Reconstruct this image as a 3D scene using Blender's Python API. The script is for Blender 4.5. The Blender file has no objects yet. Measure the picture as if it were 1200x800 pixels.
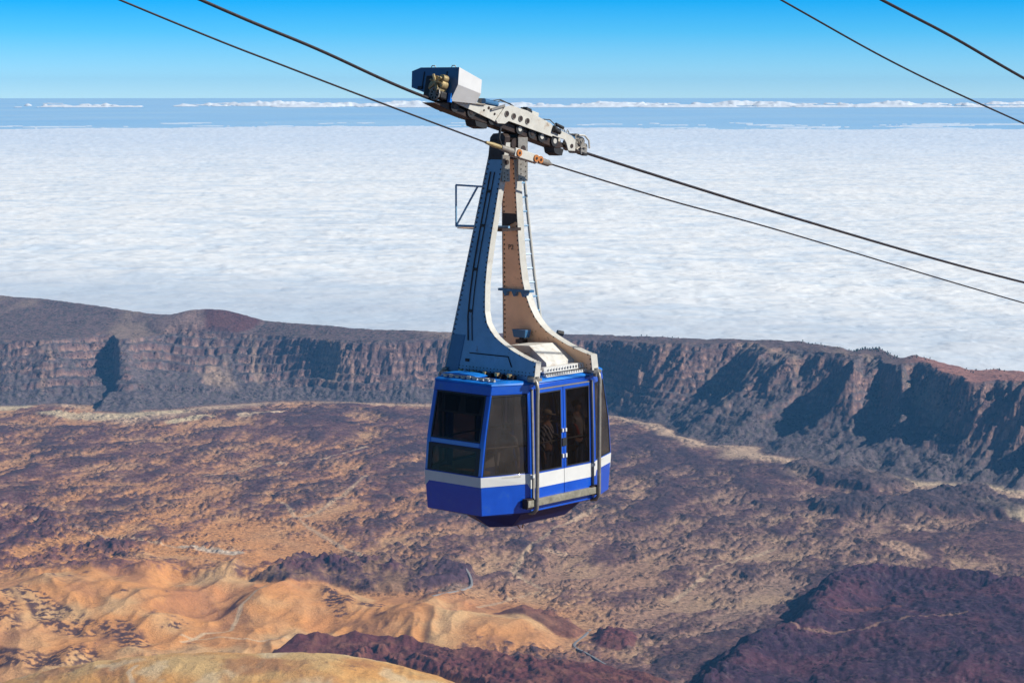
import bpy, math, random
import numpy as np
from mathutils import Vector, Matrix

random.seed(7)
sc = bpy.context.scene
COL = sc.collection

# ------------------------------------------------------------------ camera
FPX = 2600.0                       # focal length in pixels of a 1200 px wide frame
TH = math.atan(294.0 / FPX)        # pitch below the eye level
H = 1100.0                         # metres above the caldera floor
cam_d = bpy.data.cameras.new('camera')
cam = bpy.data.objects.new('camera', cam_d)
COL.objects.link(cam)
cam.location = (0, 0, H)
cam.rotation_euler = (math.pi / 2 - TH, 0, 0)
cam_d.sensor_width = 36.0
cam_d.lens = 36.0 * FPX / 1200.0
cam_d.clip_start = 0.5
cam_d.clip_end = 2.0e6
sc.camera = cam

# ------------------------------------------------------------------ light
SUN_EL = math.radians(36)
sx, sy = 0.975, -0.22              # the sun stands to the right, a little behind the camera
nrm = math.hypot(sx, sy)
sdir = Vector((sx / nrm * math.cos(SUN_EL), sy / nrm * math.cos(SUN_EL), math.sin(SUN_EL)))
sl = bpy.data.lights.new('sun', 'SUN')
sl.energy = 5.0
sl.angle = math.radians(0.5)
sl.color = (1.0, 0.94, 0.84)
sun = bpy.data.objects.new('sun', sl)
COL.objects.link(sun)
sun.rotation_euler = sdir.to_track_quat('Z', 'Y').to_euler()

w = bpy.data.worlds.new('World')
sc.world = w
w.use_nodes = True
nt = w.node_tree
nt.nodes.clear()
wo = nt.nodes.new('ShaderNodeOutputWorld')
bg = nt.nodes.new('ShaderNodeBackground')
sky = nt.nodes.new('ShaderNodeTexSky')
sky.sky_type = 'NISHITA'
sky.sun_disc = False
sky.sun_elevation = SUN_EL
sky.sun_rotation = math.atan2(sx, sy)
sky.altitude = 3300
sky.air_density = 1.0
sky.dust_density = 0.2
sky.ozone_density = 1.5
tc = nt.nodes.new('ShaderNodeTexCoord')
add = nt.nodes.new('ShaderNodeVectorMath'); add.operation = 'ADD'
add.inputs[1].default_value = (0, 0, 0.02)       # the earth drops away: horizon dip
nt.links.new(tc.outputs['Generated'], add.inputs[0])
nt.links.new(add.outputs[0], sky.inputs[0])
sep = nt.nodes.new('ShaderNodeSeparateXYZ')
nt.links.new(tc.outputs['Generated'], sep.inputs[0])
mr = nt.nodes.new('ShaderNodeMapRange')
mr.inputs['From Min'].default_value = -0.01
mr.inputs['From Max'].default_value = 0.14
nt.links.new(sep.outputs['Z'], mr.inputs['Value'])
rp = nt.nodes.new('ShaderNodeValToRGB')
SKYTINT = [(0.0, (0.92, 1.16, 1.42)), (0.06, (0.80, 1.12, 1.40)), (0.15, (0.50, 0.98, 1.34)), (0.24, (0.20, 0.86, 1.34)), (0.34, (0.01, 0.72, 1.34)),
           (0.55, (0.05, 0.58, 1.14)), (1.0, (0.34, 0.52, 0.62))]
e = rp.color_ramp.elements
while len(e) > 1:
    e.remove(e[-1])
e[0].position = SKYTINT[0][0]; e[0].color = (*SKYTINT[0][1], 1)
for p_, c_ in SKYTINT[1:]:
    q = e.new(p_); q.color = (*c_, 1)
nt.links.new(mr.outputs[0], rp.inputs[0])
mx = nt.nodes.new('ShaderNodeMix'); mx.data_type = 'RGBA'; mx.blend_type = 'MULTIPLY'
mx.inputs[0].default_value = 1.0
nt.links.new(sky.outputs[0], mx.inputs[6])
nt.links.new(rp.outputs[0], mx.inputs[7])
nt.links.new(mx.outputs[2], bg.inputs[0])
bg.inputs[1].default_value = 0.088
nt.links.new(bg.outputs[0], wo.inputs[0])

sc.view_settings.view_transform = 'Standard'
sc.view_settings.look = 'None'
sc.view_settings.exposure = 0.30
sc.view_settings.gamma = 1.0
sc.view_settings.use_curve_mapping = False
sc.cycles.use_denoising = True
sc.cycles.max_bounces = 8
sc.cycles.transparent_max_bounces = 16
sc.cycles.volume_bounces = 0

# ------------------------------------------------------------------ helpers
def tag(o, label=None, cat=None, group=None, kind=None):
    if label: o['label'] = label
    if cat: o['category'] = cat
    if group: o['group'] = group
    if kind: o['kind'] = kind
    return o


def empty(name, loc=(0, 0, 0), rz=0.0, parent=None):
    o = bpy.data.objects.new(name, None)
    COL.objects.link(o)
    o.location = loc
    o.rotation_euler = (0, 0, rz)
    o.parent = parent
    return o


def mat(name, col, rough=0.6, metal=0.0, var=0.12, scale=6.0, bump=0.0, coat=0.0, wear=None, wear_amt=0.0, spec=0.5, wear_scale=None):
    m = bpy.data.materials.new(name)
    m.use_nodes = True
    n = m.node_tree.nodes; l = m.node_tree.links
    b = n['Principled BSDF']
    tcn = n.new('ShaderNodeTexCoord')
    no = n.new('ShaderNodeTexNoise'); no.inputs['Scale'].default_value = scale; no.inputs['Detail'].default_value = 6
    no.inputs['Roughness'].default_value = 0.65
    l.new(tcn.outputs['Object'], no.inputs['Vector'])
    cr = n.new('ShaderNodeValToRGB')
    cr.color_ramp.elements[0].position = 0.3; cr.color_ramp.elements[1].position = 0.72
    cr.color_ramp.elements[0].color = (*[max(0, c * (1 - var)) for c in col], 1)
    cr.color_ramp.elements[1].color = (*[min(1, c * (1 + var)) for c in col], 1)
    l.new(no.outputs['Fac'], cr.inputs[0])
    out = cr.outputs[0]
    if wear:
        n2 = n.new('ShaderNodeTexNoise'); n2.inputs['Scale'].default_value = wear_scale or scale * 0.7; n2.inputs['Detail'].default_value = 9
        n2.inputs['Roughness'].default_value = 0.75
        l.new(tcn.outputs['Object'], n2.inputs['Vector'])
        r2 = n.new('ShaderNodeValToRGB')
        r2.color_ramp.elements[0].position = 0.62 - wear_amt * 0.3; r2.color_ramp.elements[1].position = 0.70
        l.new(n2.outputs['Fac'], r2.inputs[0])
        mxx = n.new('ShaderNodeMix'); mxx.data_type = 'RGBA'
        l.new(r2.outputs[0], mxx.inputs[0]); l.new(out, mxx.inputs[6]); mxx.inputs[7].default_value = (*wear, 1)
        out = mxx.outputs[2]
    l.new(out, b.inputs['Base Color'])
    rr = n.new('ShaderNodeMapRange'); rr.inputs['To Min'].default_value = max(0.02, rough - 0.1); rr.inputs['To Max'].default_value = min(1, rough + 0.12)
    l.new(no.outputs['Fac'], rr.inputs['Value']); l.new(rr.outputs[0], b.inputs['Roughness'])
    b.inputs['Metallic'].default_value = metal
    b.inputs['Specular IOR Level'].default_value = spec
    b.inputs['Coat Weight'].default_value = coat
    b.inputs['Coat Roughness'].default_value = 0.06
    if bump:
        bp = n.new('ShaderNodeBump'); bp.inputs['Strength'].default_value = bump; bp.inputs['Distance'].default_value = 0.02
        l.new(no.outputs['Fac'], bp.inputs['Height']); l.new(bp.outputs[0], b.inputs['Normal'])
    return m


M = {}
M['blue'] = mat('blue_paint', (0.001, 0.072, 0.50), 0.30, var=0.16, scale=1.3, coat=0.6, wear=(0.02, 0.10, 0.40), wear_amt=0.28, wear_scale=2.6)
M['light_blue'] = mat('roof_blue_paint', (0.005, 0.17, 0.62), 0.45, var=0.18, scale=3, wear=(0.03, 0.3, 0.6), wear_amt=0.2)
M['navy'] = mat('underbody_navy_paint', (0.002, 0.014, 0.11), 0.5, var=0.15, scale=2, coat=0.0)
M['white'] = mat('white_paint', (0.62, 0.63, 0.62), 0.35, var=0.06, scale=2.5, coat=0.2)
M['box_grey'] = mat('cover_box_paint', (0.55, 0.56, 0.57), 0.4, var=0.07, scale=3)
M['cream'] = mat('cream_steel', (0.50, 0.495, 0.455), 0.5, var=0.10, scale=7, wear=(0.32, 0.24, 0.17), wear_amt=0.12)
M['grey'] = mat('grey_box_paint', (0.60, 0.60, 0.56), 0.45, var=0.16, scale=5, wear=(0.38, 0.30, 0.24), wear_amt=0.25, bump=0.1)
M['box_blue'] = mat('blue_grey_paint_and_shade', (0.035, 0.13, 0.27), 0.35, var=0.10, scale=4, coat=0.3)
M['hanger_blue'] = mat('hanger_blue_sky_reflection', (0.17, 0.34, 0.52), 0.34, var=0.14, scale=2.6, coat=0.3, wear=(0.14, 0.07, 0.045), wear_amt=0.10, wear_scale=2.2)  # on the legs, the blue is the sky's reflection put into the colour
M['brown'] = mat('brown_ground_reflection', (0.88, 0.56, 0.34), 0.5, var=0.13, scale=2.4, wear=(0.34, 0.17, 0.09), wear_amt=0.12, wear_scale=5)  # on the legs, the brown is the desert's reflection put into the colour
M['dark'] = mat('dark_greasy_steel', (0.045, 0.03, 0.026), 0.5, metal=0.4, var=0.4, scale=10)
M['black'] = mat('black_rubber', (0.012, 0.013, 0.016), 0.55, var=0.2, scale=10)
M['steel'] = mat('galvanised_tube', (0.27, 0.25, 0.22), 0.42, metal=0.35, var=0.2, scale=12)
M['beam'] = mat('weathered_bumper', (0.20, 0.19, 0.15), 0.7, var=0.35, scale=9, wear=(0.36, 0.34, 0.28), wear_amt=0.3)
M['rust'] = mat('rusty_steel', (0.42, 0.15, 0.035), 0.75, var=0.4, scale=14)
M['bronze'] = mat('tarnished_brass', (0.42, 0.33, 0.17), 0.45, metal=0.5, var=0.35, scale=18)
M['rope'] = mat('wire_rope_steel', (0.035, 0.03, 0.035), 0.45, metal=0.5, var=0.3, scale=20)
M['interior'] = mat('interior_grey', (0.22, 0.18, 0.16), 0.8, var=0.1)
M['desk'] = mat('desk_ground_reflection', (0.42, 0.22, 0.09), 0.5, var=0.4, scale=3)  # brown desk colour stands in for the ground reflected in the front window
M['skin'] = mat('skin', (0.50, 0.28, 0.19), 0.55, var=0.06)
M['hair'] = mat('brown_hair', (0.05, 0.03, 0.02), 0.6, var=0.3, scale=40)
M['cap'] = mat('pale_cap_cloth', (0.55, 0.48, 0.38), 0.8)
M['red_cloth'] = mat('red_cloth', (0.40, 0.04, 0.03), 0.9)
M['grey_cloth'] = mat('grey_cloth', (0.40, 0.38, 0.36), 0.9)
M['jeans'] = mat('jeans_cloth', (0.07, 0.10, 0.20), 0.9)
M['dark_cloth'] = mat('dark_cloth', (0.05, 0.05, 0.07), 0.9)


def striped():
    m = bpy.data.materials.new('striped_cloth'); m.use_nodes = True
    n = m.node_tree.nodes; l = m.node_tree.links; b = n['Principled BSDF']
    t = n.new('ShaderNodeTexCoord'); wv = n.new('ShaderNodeTexWave'); wv.inputs['Scale'].default_value = 5
    wv.bands_direction = 'DIAGONAL'
    l.new(t.outputs['Object'], wv.inputs['Vector'])
    c = n.new('ShaderNodeValToRGB'); c.color_ramp.interpolation = 'CONSTANT'
    c.color_ramp.elements[0].color = (0.03, 0.04, 0.09, 1); c.color_ramp.elements[1].position = 0.5; c.color_ramp.elements[1].color = (0.6, 0.6, 0.62, 1)
    l.new(wv.outputs['Fac'], c.inputs[0]); l.new(c.outputs[0], b.inputs['Base Color']); b.inputs['Roughness'].default_value = 0.9
    return m


M['striped'] = striped()


def glass(name, tint, dust, dust_col=(0.25, 0.23, 0.22), refl=0.012):
    m = bpy.data.materials.new(name); m.use_nodes = True
    n = m.node_tree.nodes; l = m.node_tree.links; n.clear()
    o = n.new('ShaderNodeOutputMaterial')
    tr = n.new('ShaderNodeBsdfTransparent'); tr.inputs[0].default_value = (*tint, 1)
    gl = n.new('ShaderNodeBsdfGlossy'); gl.inputs['Roughness'].default_value = 0.03
    lw = n.new('ShaderNodeLayerWeight'); lw.inputs['Blend'].default_value = 0.5
    pw = n.new('ShaderNodeMath'); pw.operation = 'POWER'; pw.inputs[1].default_value = 4.5; l.new(lw.outputs['Facing'], pw.inputs[0])
    fr = n.new('ShaderNodeMath'); fr.operation = 'MULTIPLY_ADD'; fr.inputs[1].default_value = 0.6; fr.inputs[2].default_value = refl; l.new(pw.outputs[0], fr.inputs[0])
    m1 = n.new('ShaderNodeMixShader'); l.new(fr.outputs[0], m1.inputs[0]); l.new(tr.outputs[0], m1.inputs[1]); l.new(gl.outputs[0], m1.inputs[2])
    df = n.new('ShaderNodeBsdfDiffuse'); df.inputs[0].default_value = (*dust_col, 1)
    tcn = n.new('ShaderNodeTexCoord'); no = n.new('ShaderNodeTexNoise'); no.inputs['Scale'].default_value = 2.2; no.inputs['Detail'].default_value = 5
    l.new(tcn.outputs['Object'], no.inputs['Vector'])
    r = n.new('ShaderNodeMapRange'); r.inputs['From Min'].default_value = 0.3; r.inputs['From Max'].default_value = 0.7
    r.inputs['To Min'].default_value = dust * 0.7; r.inputs['To Max'].default_value = dust * 1.3
    l.new(no.outputs['Fac'], r.inputs['Value'])
    m2 = n.new('ShaderNodeMixShader'); l.new(r.outputs[0], m2.inputs[0]); l.new(m1.outputs[0], m2.inputs[1]); l.new(df.outputs[0], m2.inputs[2])
    l.new(m2.outputs[0], o.inputs[0])
    return m


M['glass'] = glass('tinted_glass', (0.46, 0.43, 0.42), 0.012)
M['glass_side'] = glass('dusty_tinted_glass', (0.50, 0.47, 0.46), 0.11)


class MB:
    """collects faces and links them as one mesh object"""
    def __init__(self, T=None):
        self.v = []; self.f = []; self.T = T

    def add(self, pts, faces):
        o = len(self.v)
        for p in pts:
            self.v.append(self.T(p) if self.T else tuple(p))
        for f in faces:
            self.f.append([i + o for i in f])

    def box(self, x0, x1, y0, y1, z0, z1):
        P = [(x, y, z) for z in (z0, z1) for y in (y0, y1) for x in (x0, x1)]
        self.add(P, [(0, 2, 3, 1), (4, 5, 7, 6), (0, 1, 5, 4), (2, 6, 7, 3), (0, 4, 6, 2), (1, 3, 7, 5)])

    def hexa(self, P):          # 8 points, bottom 4 and top 4 in the same order
        self.add(P, [(0, 3, 2, 1), (4, 5, 6, 7), (0, 1, 5, 4), (1, 2, 6, 5), (2, 3, 7, 6), (3, 0, 4, 7)])

    def prism(self, A, B):      # two polygons with the same count
        n = len(A)
        self.add(list(A) + list(B), [list(range(n))[::-1], [n + i for i in range(n)]] + [(i, (i + 1) % n, n + (i + 1) % n, n + i) for i in range(n)])

    def tube(self, pts, r, n=8, cap=True):
        pts = [Vector(p) for p in pts]
        rs = r if isinstance(r, (list, tuple)) else [r] * len(pts)
        rings = []
        up = None
        for i, p in enumerate(pts):
            d = (pts[min(i + 1, len(pts) - 1)] - pts[max(i - 1, 0)]).normalized()
            if up is None:
                up = Vector((0, 0, 1)) if abs(d.z) < 0.9 else Vector((1, 0, 0))
            s = d.cross(up).normalized(); up = s.cross(d).normalized()
            rings.append([p + (s * math.cos(2 * math.pi * k / n) + up * math.sin(2 * math.pi * k / n)) * rs[i] for k in range(n)])
        V = [q for rg in rings for q in rg]
        F = []
        for i in range(len(pts) - 1):
            for k in range(n):
                F.append((i * n + k, i * n + (k + 1) % n, (i + 1) * n + (k + 1) % n, (i + 1) * n + k))
        if cap:
            F.append(tuple(range(n))[::-1]); F.append(tuple((len(pts) - 1) * n + k for k in range(n)))
        self.add(V, F)

    def cyl(self, a, b, r, n=14):
        self.tube([a, b], r, n)

    def ball(self, c, r, n=8, sq=(1, 1, 1)):
        V = [(c[0], c[1], c[2] + r * sq[2])]
        for i in range(1, n // 2):
            a = math.pi * i / (n // 2)
            for k in range(n):
                b = 2 * math.pi * k / n
                V.append((c[0] + r * sq[0] * math.sin(a) * math.cos(b), c[1] + r * sq[1] * math.sin(a) * math.sin(b), c[2] + r * sq[2] * math.cos(a)))
        V.append((c[0], c[1], c[2] - r * sq[2]))
        m_ = n // 2 - 1; F = []
        for k in range(n):
            F.append((0, 1 + k, 1 + (k + 1) % n))
            F.append((len(V) - 1, 1 + (m_ - 1) * n + (k + 1) % n, 1 + (m_ - 1) * n + k))
            for i in range(m_ - 1):
                F.append((1 + i * n + k, 1 + (i + 1) * n + k, 1 + (i + 1) * n + (k + 1) % n, 1 + i * n + (k + 1) % n))
        self.add(V, F)

    def build(self, name, m, parent=None, bevel=0.0, smooth=False, fix=True, label=None):
        me = bpy.data.meshes.new(name)
        me.from_pydata([tuple(v) for v in self.v], [], self.f)
        if fix:
            import bmesh
            bm = bmesh.new(); bm.from_mesh(me); bmesh.ops.recalc_face_normals(bm, faces=bm.faces); bm.to_mesh(me); bm.free()
        me.materials.append(m)
        o = bpy.data.objects.new(name, me)
        COL.objects.link(o); o.parent = parent
        if smooth:
            me.polygons.foreach_set('use_smooth', [True] * len(me.polygons))
            me.set_sharp_from_angle(angle=math.radians(40))
        if bevel:
            b = o.modifiers.new('bevel', 'BEVEL'); b.width = bevel; b.segments = 2; b.limit_method = 'ANGLE'; b.angle_limit = math.radians(35)
        if label: o['label'] = label
        return o
HAZE = 3.1e-5

# ------------------------------------------------------------------ noise
_rng = np.random.RandomState(11)
_PERM = _rng.permutation(4096).astype(np.int64)
_GR = np.stack([np.cos(np.linspace(0, 2 * np.pi, 64, endpoint=False)), np.sin(np.linspace(0, 2 * np.pi, 64, endpoint=False))], 1).astype(np.float32)


def perlin(x, y, seed=0):
    xi = np.floor(x).astype(np.int64); yi = np.floor(y).astype(np.int64)
    xf = (x - xi).astype(np.float32); yf = (y - yi).astype(np.float32)
    u = xf * xf * xf * (xf * (xf * 6 - 15) + 10); v = yf * yf * yf * (yf * (yf * 6 - 15) + 10)

    def g(ix, iy, fx, fy):
        h = _PERM[(_PERM[(ix + seed * 131) & 4095] + iy) & 4095] & 63
        gr = _GR[h]
        return gr[..., 0] * fx + gr[..., 1] * fy
    a = g(xi, yi, xf, yf); b = g(xi + 1, yi, xf - 1, yf)
    c = g(xi, yi + 1, xf, yf - 1); d = g(xi + 1, yi + 1, xf - 1, yf - 1)
    return ((a + u * (b - a)) * (1 - v) + (c + u * (d - c)) * v) * 1.5


def fbm(x, y, wl, octv=4, seed=0, gain=0.5):
    s = np.zeros(x.shape, np.float32); a = 1.0; t = 0
    for i in range(octv):
        s += a * perlin(x / wl, y / wl, seed + i * 7); t += a; a *= gain; wl = wl / 2.03
    return s / t


def ridged(x, y, wl, octv=4, seed=0, gain=0.5):
    s = np.zeros(x.shape, np.float32); a = 1.0; t = 0
    for i in range(octv):
        s += a * (1 - 2 * np.abs(perlin(x / wl, y / wl, seed + i * 7))); t += a; a *= gain; wl = wl / 2.03
    return s / t


def sstep(a, b, x):
    t = np.clip((x - a) / (b - a), 0, 1)
    return t * t * (3 - 2 * t)


# ------------------------------------------------------------------ survey: where a bearing and a dip meet a level
def G(u, v, z=0.0):
    a = TH + math.atan((v - 400.0) / FPX)
    y = (H - z) / math.tan(a)
    fw = y * math.cos(TH) + (H - z) * math.sin(TH)
    return ((u - 600.0) * fw / FPX, y)


def fan(rows, cols, half):
    t = np.tan(np.linspace(-half, half, cols))
    Y, T = np.meshgrid(rows, t, indexing='ij')
    return (Y * T).astype(np.float64), Y.astype(np.float64)


def grid_mesh(name, X, Y, Z, m, col=None, alpha=None, mask=None, smooth=True, parent=None):
    return grid_mesh_(name, X, Y, Z, m, col, mask, smooth, parent, alpha)


def grid_mesh_(name, X, Y, Z, m, col=None, mask=None, smooth=True, parent=None, alpha=None):
    """one sheet out of the faces of a grid that mask keeps"""
    R, C = X.shape
    idx = np.arange(R * C).reshape(R, C)
    q = np.stack([idx[:-1, :-1], idx[:-1, 1:], idx[1:, 1:], idx[1:, :-1]], -1).reshape(-1, 4)
    if mask is not None:
        q = q[mask.reshape(-1)]
    used, inv = np.unique(q, return_inverse=True)
    q = inv.reshape(-1, 4).astype(np.int32)
    co = np.stack([X.ravel()[used], Y.ravel()[used], Z.ravel()[used]], 1).astype(np.float32)
    me = bpy.data.meshes.new(name)
    me.vertices.add(len(co)); me.vertices.foreach_set('co', co.ravel())
    me.loops.add(q.size); me.loops.foreach_set('vertex_index', q.ravel())
    me.polygons.add(len(q)); me.polygons.foreach_set('loop_start', np.arange(0, q.size, 4, dtype=np.int32))
    me.update(calc_edges=True)
    if smooth:
        me.polygons.foreach_set('use_smooth', np.ones(len(q), bool))
    if col is not None:
        at = me.color_attributes.new('Col', 'FLOAT_COLOR', 'POINT')
        c4 = np.ones((len(used), 4), np.float32); c4[:, :3] = col.reshape(-1, 3)[used]
        if alpha is not None: c4[:, 3] = alpha.ravel()[used]
        at.data.foreach_set('color', c4.ravel())
    me.materials.append(m)
    o = bpy.data.objects.new(name, me); COL.objects.link(o); o.parent = parent
    return o


def terrain_mat():
    m = bpy.data.materials.new('rock_and_tephra'); m.use_nodes = True
    n = m.node_tree.nodes; l = m.node_tree.links; b = n['Principled BSDF']
    a = n.new('ShaderNodeAttribute'); a.attribute_name = 'Col'
    g = n.new('ShaderNodeNewGeometry')
    no = n.new('ShaderNodeTexNoise'); no.inputs['Scale'].default_value = 0.09; no.inputs['Detail'].default_value = 7; no.inputs['Roughness'].default_value = 0.72
    l.new(g.outputs['Position'], no.inputs['Vector'])
    mr_ = n.new('ShaderNodeMapRange'); mr_.inputs['From Min'].default_value = 0.32; mr_.inputs['From Max'].default_value = 0.68
    mr_.inputs['To Min'].default_value = 0.55; mr_.inputs['To Max'].default_value = 1.45
    l.new(no.outputs['Fac'], mr_.inputs['Value'])
    mm = n.new('ShaderNodeVectorMath'); mm.operation = 'SCALE'
    # dark bushes and loose rocks a few metres across
    vo = n.new('ShaderNodeTexVoronoi'); vo.inputs['Scale'].default_value = 0.085; vo.inputs['Randomness'].default_value = 1.0
    l.new(g.outputs['Position'], vo.inputs['Vector'])
    no3 = n.new('ShaderNodeTexNoise'); no3.inputs['Scale'].default_value = 0.012; no3.inputs['Detail'].default_value = 4
    l.new(g.outputs['Position'], no3.inputs['Vector'])
    thr = n.new('ShaderNodeMapRange'); thr.inputs['From Min'].default_value = 0.42; thr.inputs['From Max'].default_value = 0.62; thr.inputs['To Min'].default_value = 0.0; thr.inputs['To Max'].default_value = 0.42
    l.new(no3.outputs['Fac'], thr.inputs['Value'])
    lt = n.new('ShaderNodeMath'); lt.operation = 'LESS_THAN'
    l.new(vo.outputs['Distance'], lt.inputs[0]); l.new(thr.outputs[0], lt.inputs[1])
    a2 = n.new('ShaderNodeMath'); a2.operation = 'MULTIPLY'; a2.inputs[1].default_value = 0.62
    l.new(lt.outputs[0], a2.inputs[0])
    a4 = n.new('ShaderNodeMath'); a4.operation = 'MULTIPLY'; l.new(a2.outputs[0], a4.inputs[0]); l.new(a.outputs['Alpha'], a4.inputs[1])
    a3 = n.new('ShaderNodeMath'); a3.operation = 'SUBTRACT'; a3.inputs[0].default_value = 1.0; l.new(a4.outputs[0], a3.inputs[1])
    s1 = n.new('ShaderNodeMath'); s1.operation = 'SUBTRACT'; l.new(mr_.outputs[0], s1.inputs[0]); s1.inputs[1].default_value = 1.0
    s2 = n.new('ShaderNodeMath'); s2.operation = 'MULTIPLY_ADD'; l.new(a.outputs['Alpha'], s2.inputs[0]); s2.inputs[1].default_value = 0.75; s2.inputs[2].default_value = 0.25
    s3 = n.new('ShaderNodeMath'); s3.operation = 'MULTIPLY_ADD'; l.new(s1.outputs[0], s3.inputs[0]); l.new(s2.outputs[0], s3.inputs[1]); s3.inputs[2].default_value = 1.0
    a5 = n.new('ShaderNodeMath'); a5.operation = 'MULTIPLY'; l.new(s3.outputs[0], a5.inputs[0]); l.new(a3.outputs[0], a5.inputs[1])
    l.new(a.outputs['Color'], mm.inputs[0]); l.new(a5.outputs[0], mm.inputs['Scale'])
    l.new(mm.outputs[0], b.inputs['Base Color'])
    b.inputs['Roughness'].default_value = 0.95; b.inputs['Specular IOR Level'].default_value = 0.1
    bp = n.new('ShaderNodeBump'); bp.inputs['Strength'].default_value = 0.9; bp.inputs['Distance'].default_value = 5.0
    l.new(no.outputs['Fac'], bp.inputs['Height']); l.new(bp.outputs[0], b.inputs['Normal'])
    return m


MT = terrain_mat()

# ------------------------------------------------------------------ terrain
def depth_at(v, z):
    return (H - z) / np.tan(TH + np.arctan((v - 400.0) / FPX))


T_base = np.array([(-250, 474), (0, 478), (60, 480), (100, 484), (150, 485), (200, 482), (270, 474), (330, 471), (420, 472), (520, 474), (620, 478),
                   (720, 487), (800, 508), (860, 520), (930, 535), (1000, 546), (1050, 556), (1090, 562), (1200, 569), (1450, 585)], float)
T_rim = np.array([(-250, 402), (0, 401), (100, 400), (140, 396), (200, 391), (300, 393), (400, 398), (520, 399), (600, 399), (720, 398), (760, 400),
                  (800, 402), (850, 403), (900, 406), (940, 406), (970, 412), (1000, 417), (1012, 414), (1030, 415), (1048, 424), (1056, 426), (1070, 424),
                  (1085, 427), (1110, 434), (1135, 440), (1150, 441), (1165, 440), (1200, 444), (1450, 470)], float)
T_zr = np.array([(-250, 192), (0, 192), (300, 198), (520, 206), (720, 228), (800, 235), (1000, 250), (1200, 252), (1450, 252)], float)
T_sv = np.array([(-250, 335), (0, 346), (60, 351), (120, 359), (175, 367), (240, 371), (300, 375), (400, 383), (520, 393), (600, 397), (720, 398)], float)
T_sz = np.array([(-250, 290), (0, 270), (300, 232), (520, 221), (720, 229)], float)


def grid_lookup(U, V, us, vs, tab):
    tab = np.array(tab, np.float32)
    fu = np.interp(U, us, np.arange(len(us))); fv = np.interp(V, vs, np.arange(len(vs)))
    i = np.clip(fv.astype(int), 0, len(vs) - 2); j = np.clip(fu.astype(int), 0, len(us) - 2)
    a = fv - i; b = fu - j
    return tab[i, j] * (1 - a) * (1 - b) + tab[i, j + 1] * (1 - a) * b + tab[i + 1, j] * a * (1 - b) + tab[i + 1, j + 1] * a * b


def poly_sd(X, Y, poly):
    """signed distance to a polygon, positive inside (metres)"""
    d = np.full(X.shape, 1e9); ins = np.zeros(X.shape, bool)
    n = len(poly)
    for i in range(n):
        x1, y1 = poly[i]; x2, y2 = poly[(i + 1) % n]
        ex, ey = x2 - x1, y2 - y1
        t = np.clip(((X - x1) * ex + (Y - y1) * ey) / (ex * ex + ey * ey + 1e-9), 0, 1)
        d = np.minimum(d, np.hypot(X - x1 - t * ex, Y - y1 - t * ey))
        if abs(ey) > 1e-9:
            c = ((y1 > Y) != (y2 > Y)) & (X < ex * (Y - y1) / ey + x1)
            ins ^= c
    return np.where(ins, d, -d)


def line_d(X, Y, pts):
    d = np.full(X.shape, 1e9)
    for i in range(len(pts) - 1):
        x1, y1 = pts[i]; x2, y2 = pts[i + 1]
        ex, ey = x2 - x1, y2 - y1
        t = np.clip(((X - x1) * ex + (Y - y1) * ey) / (ex * ex + ey * ey + 1e-9), 0, 1)
        d = np.minimum(d, np.hypot(X - x1 - t * ex, Y - y1 - t * ey))
    return d


def P(pts, z):
    return [G(u, v, z) for u, v in pts]


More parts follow.
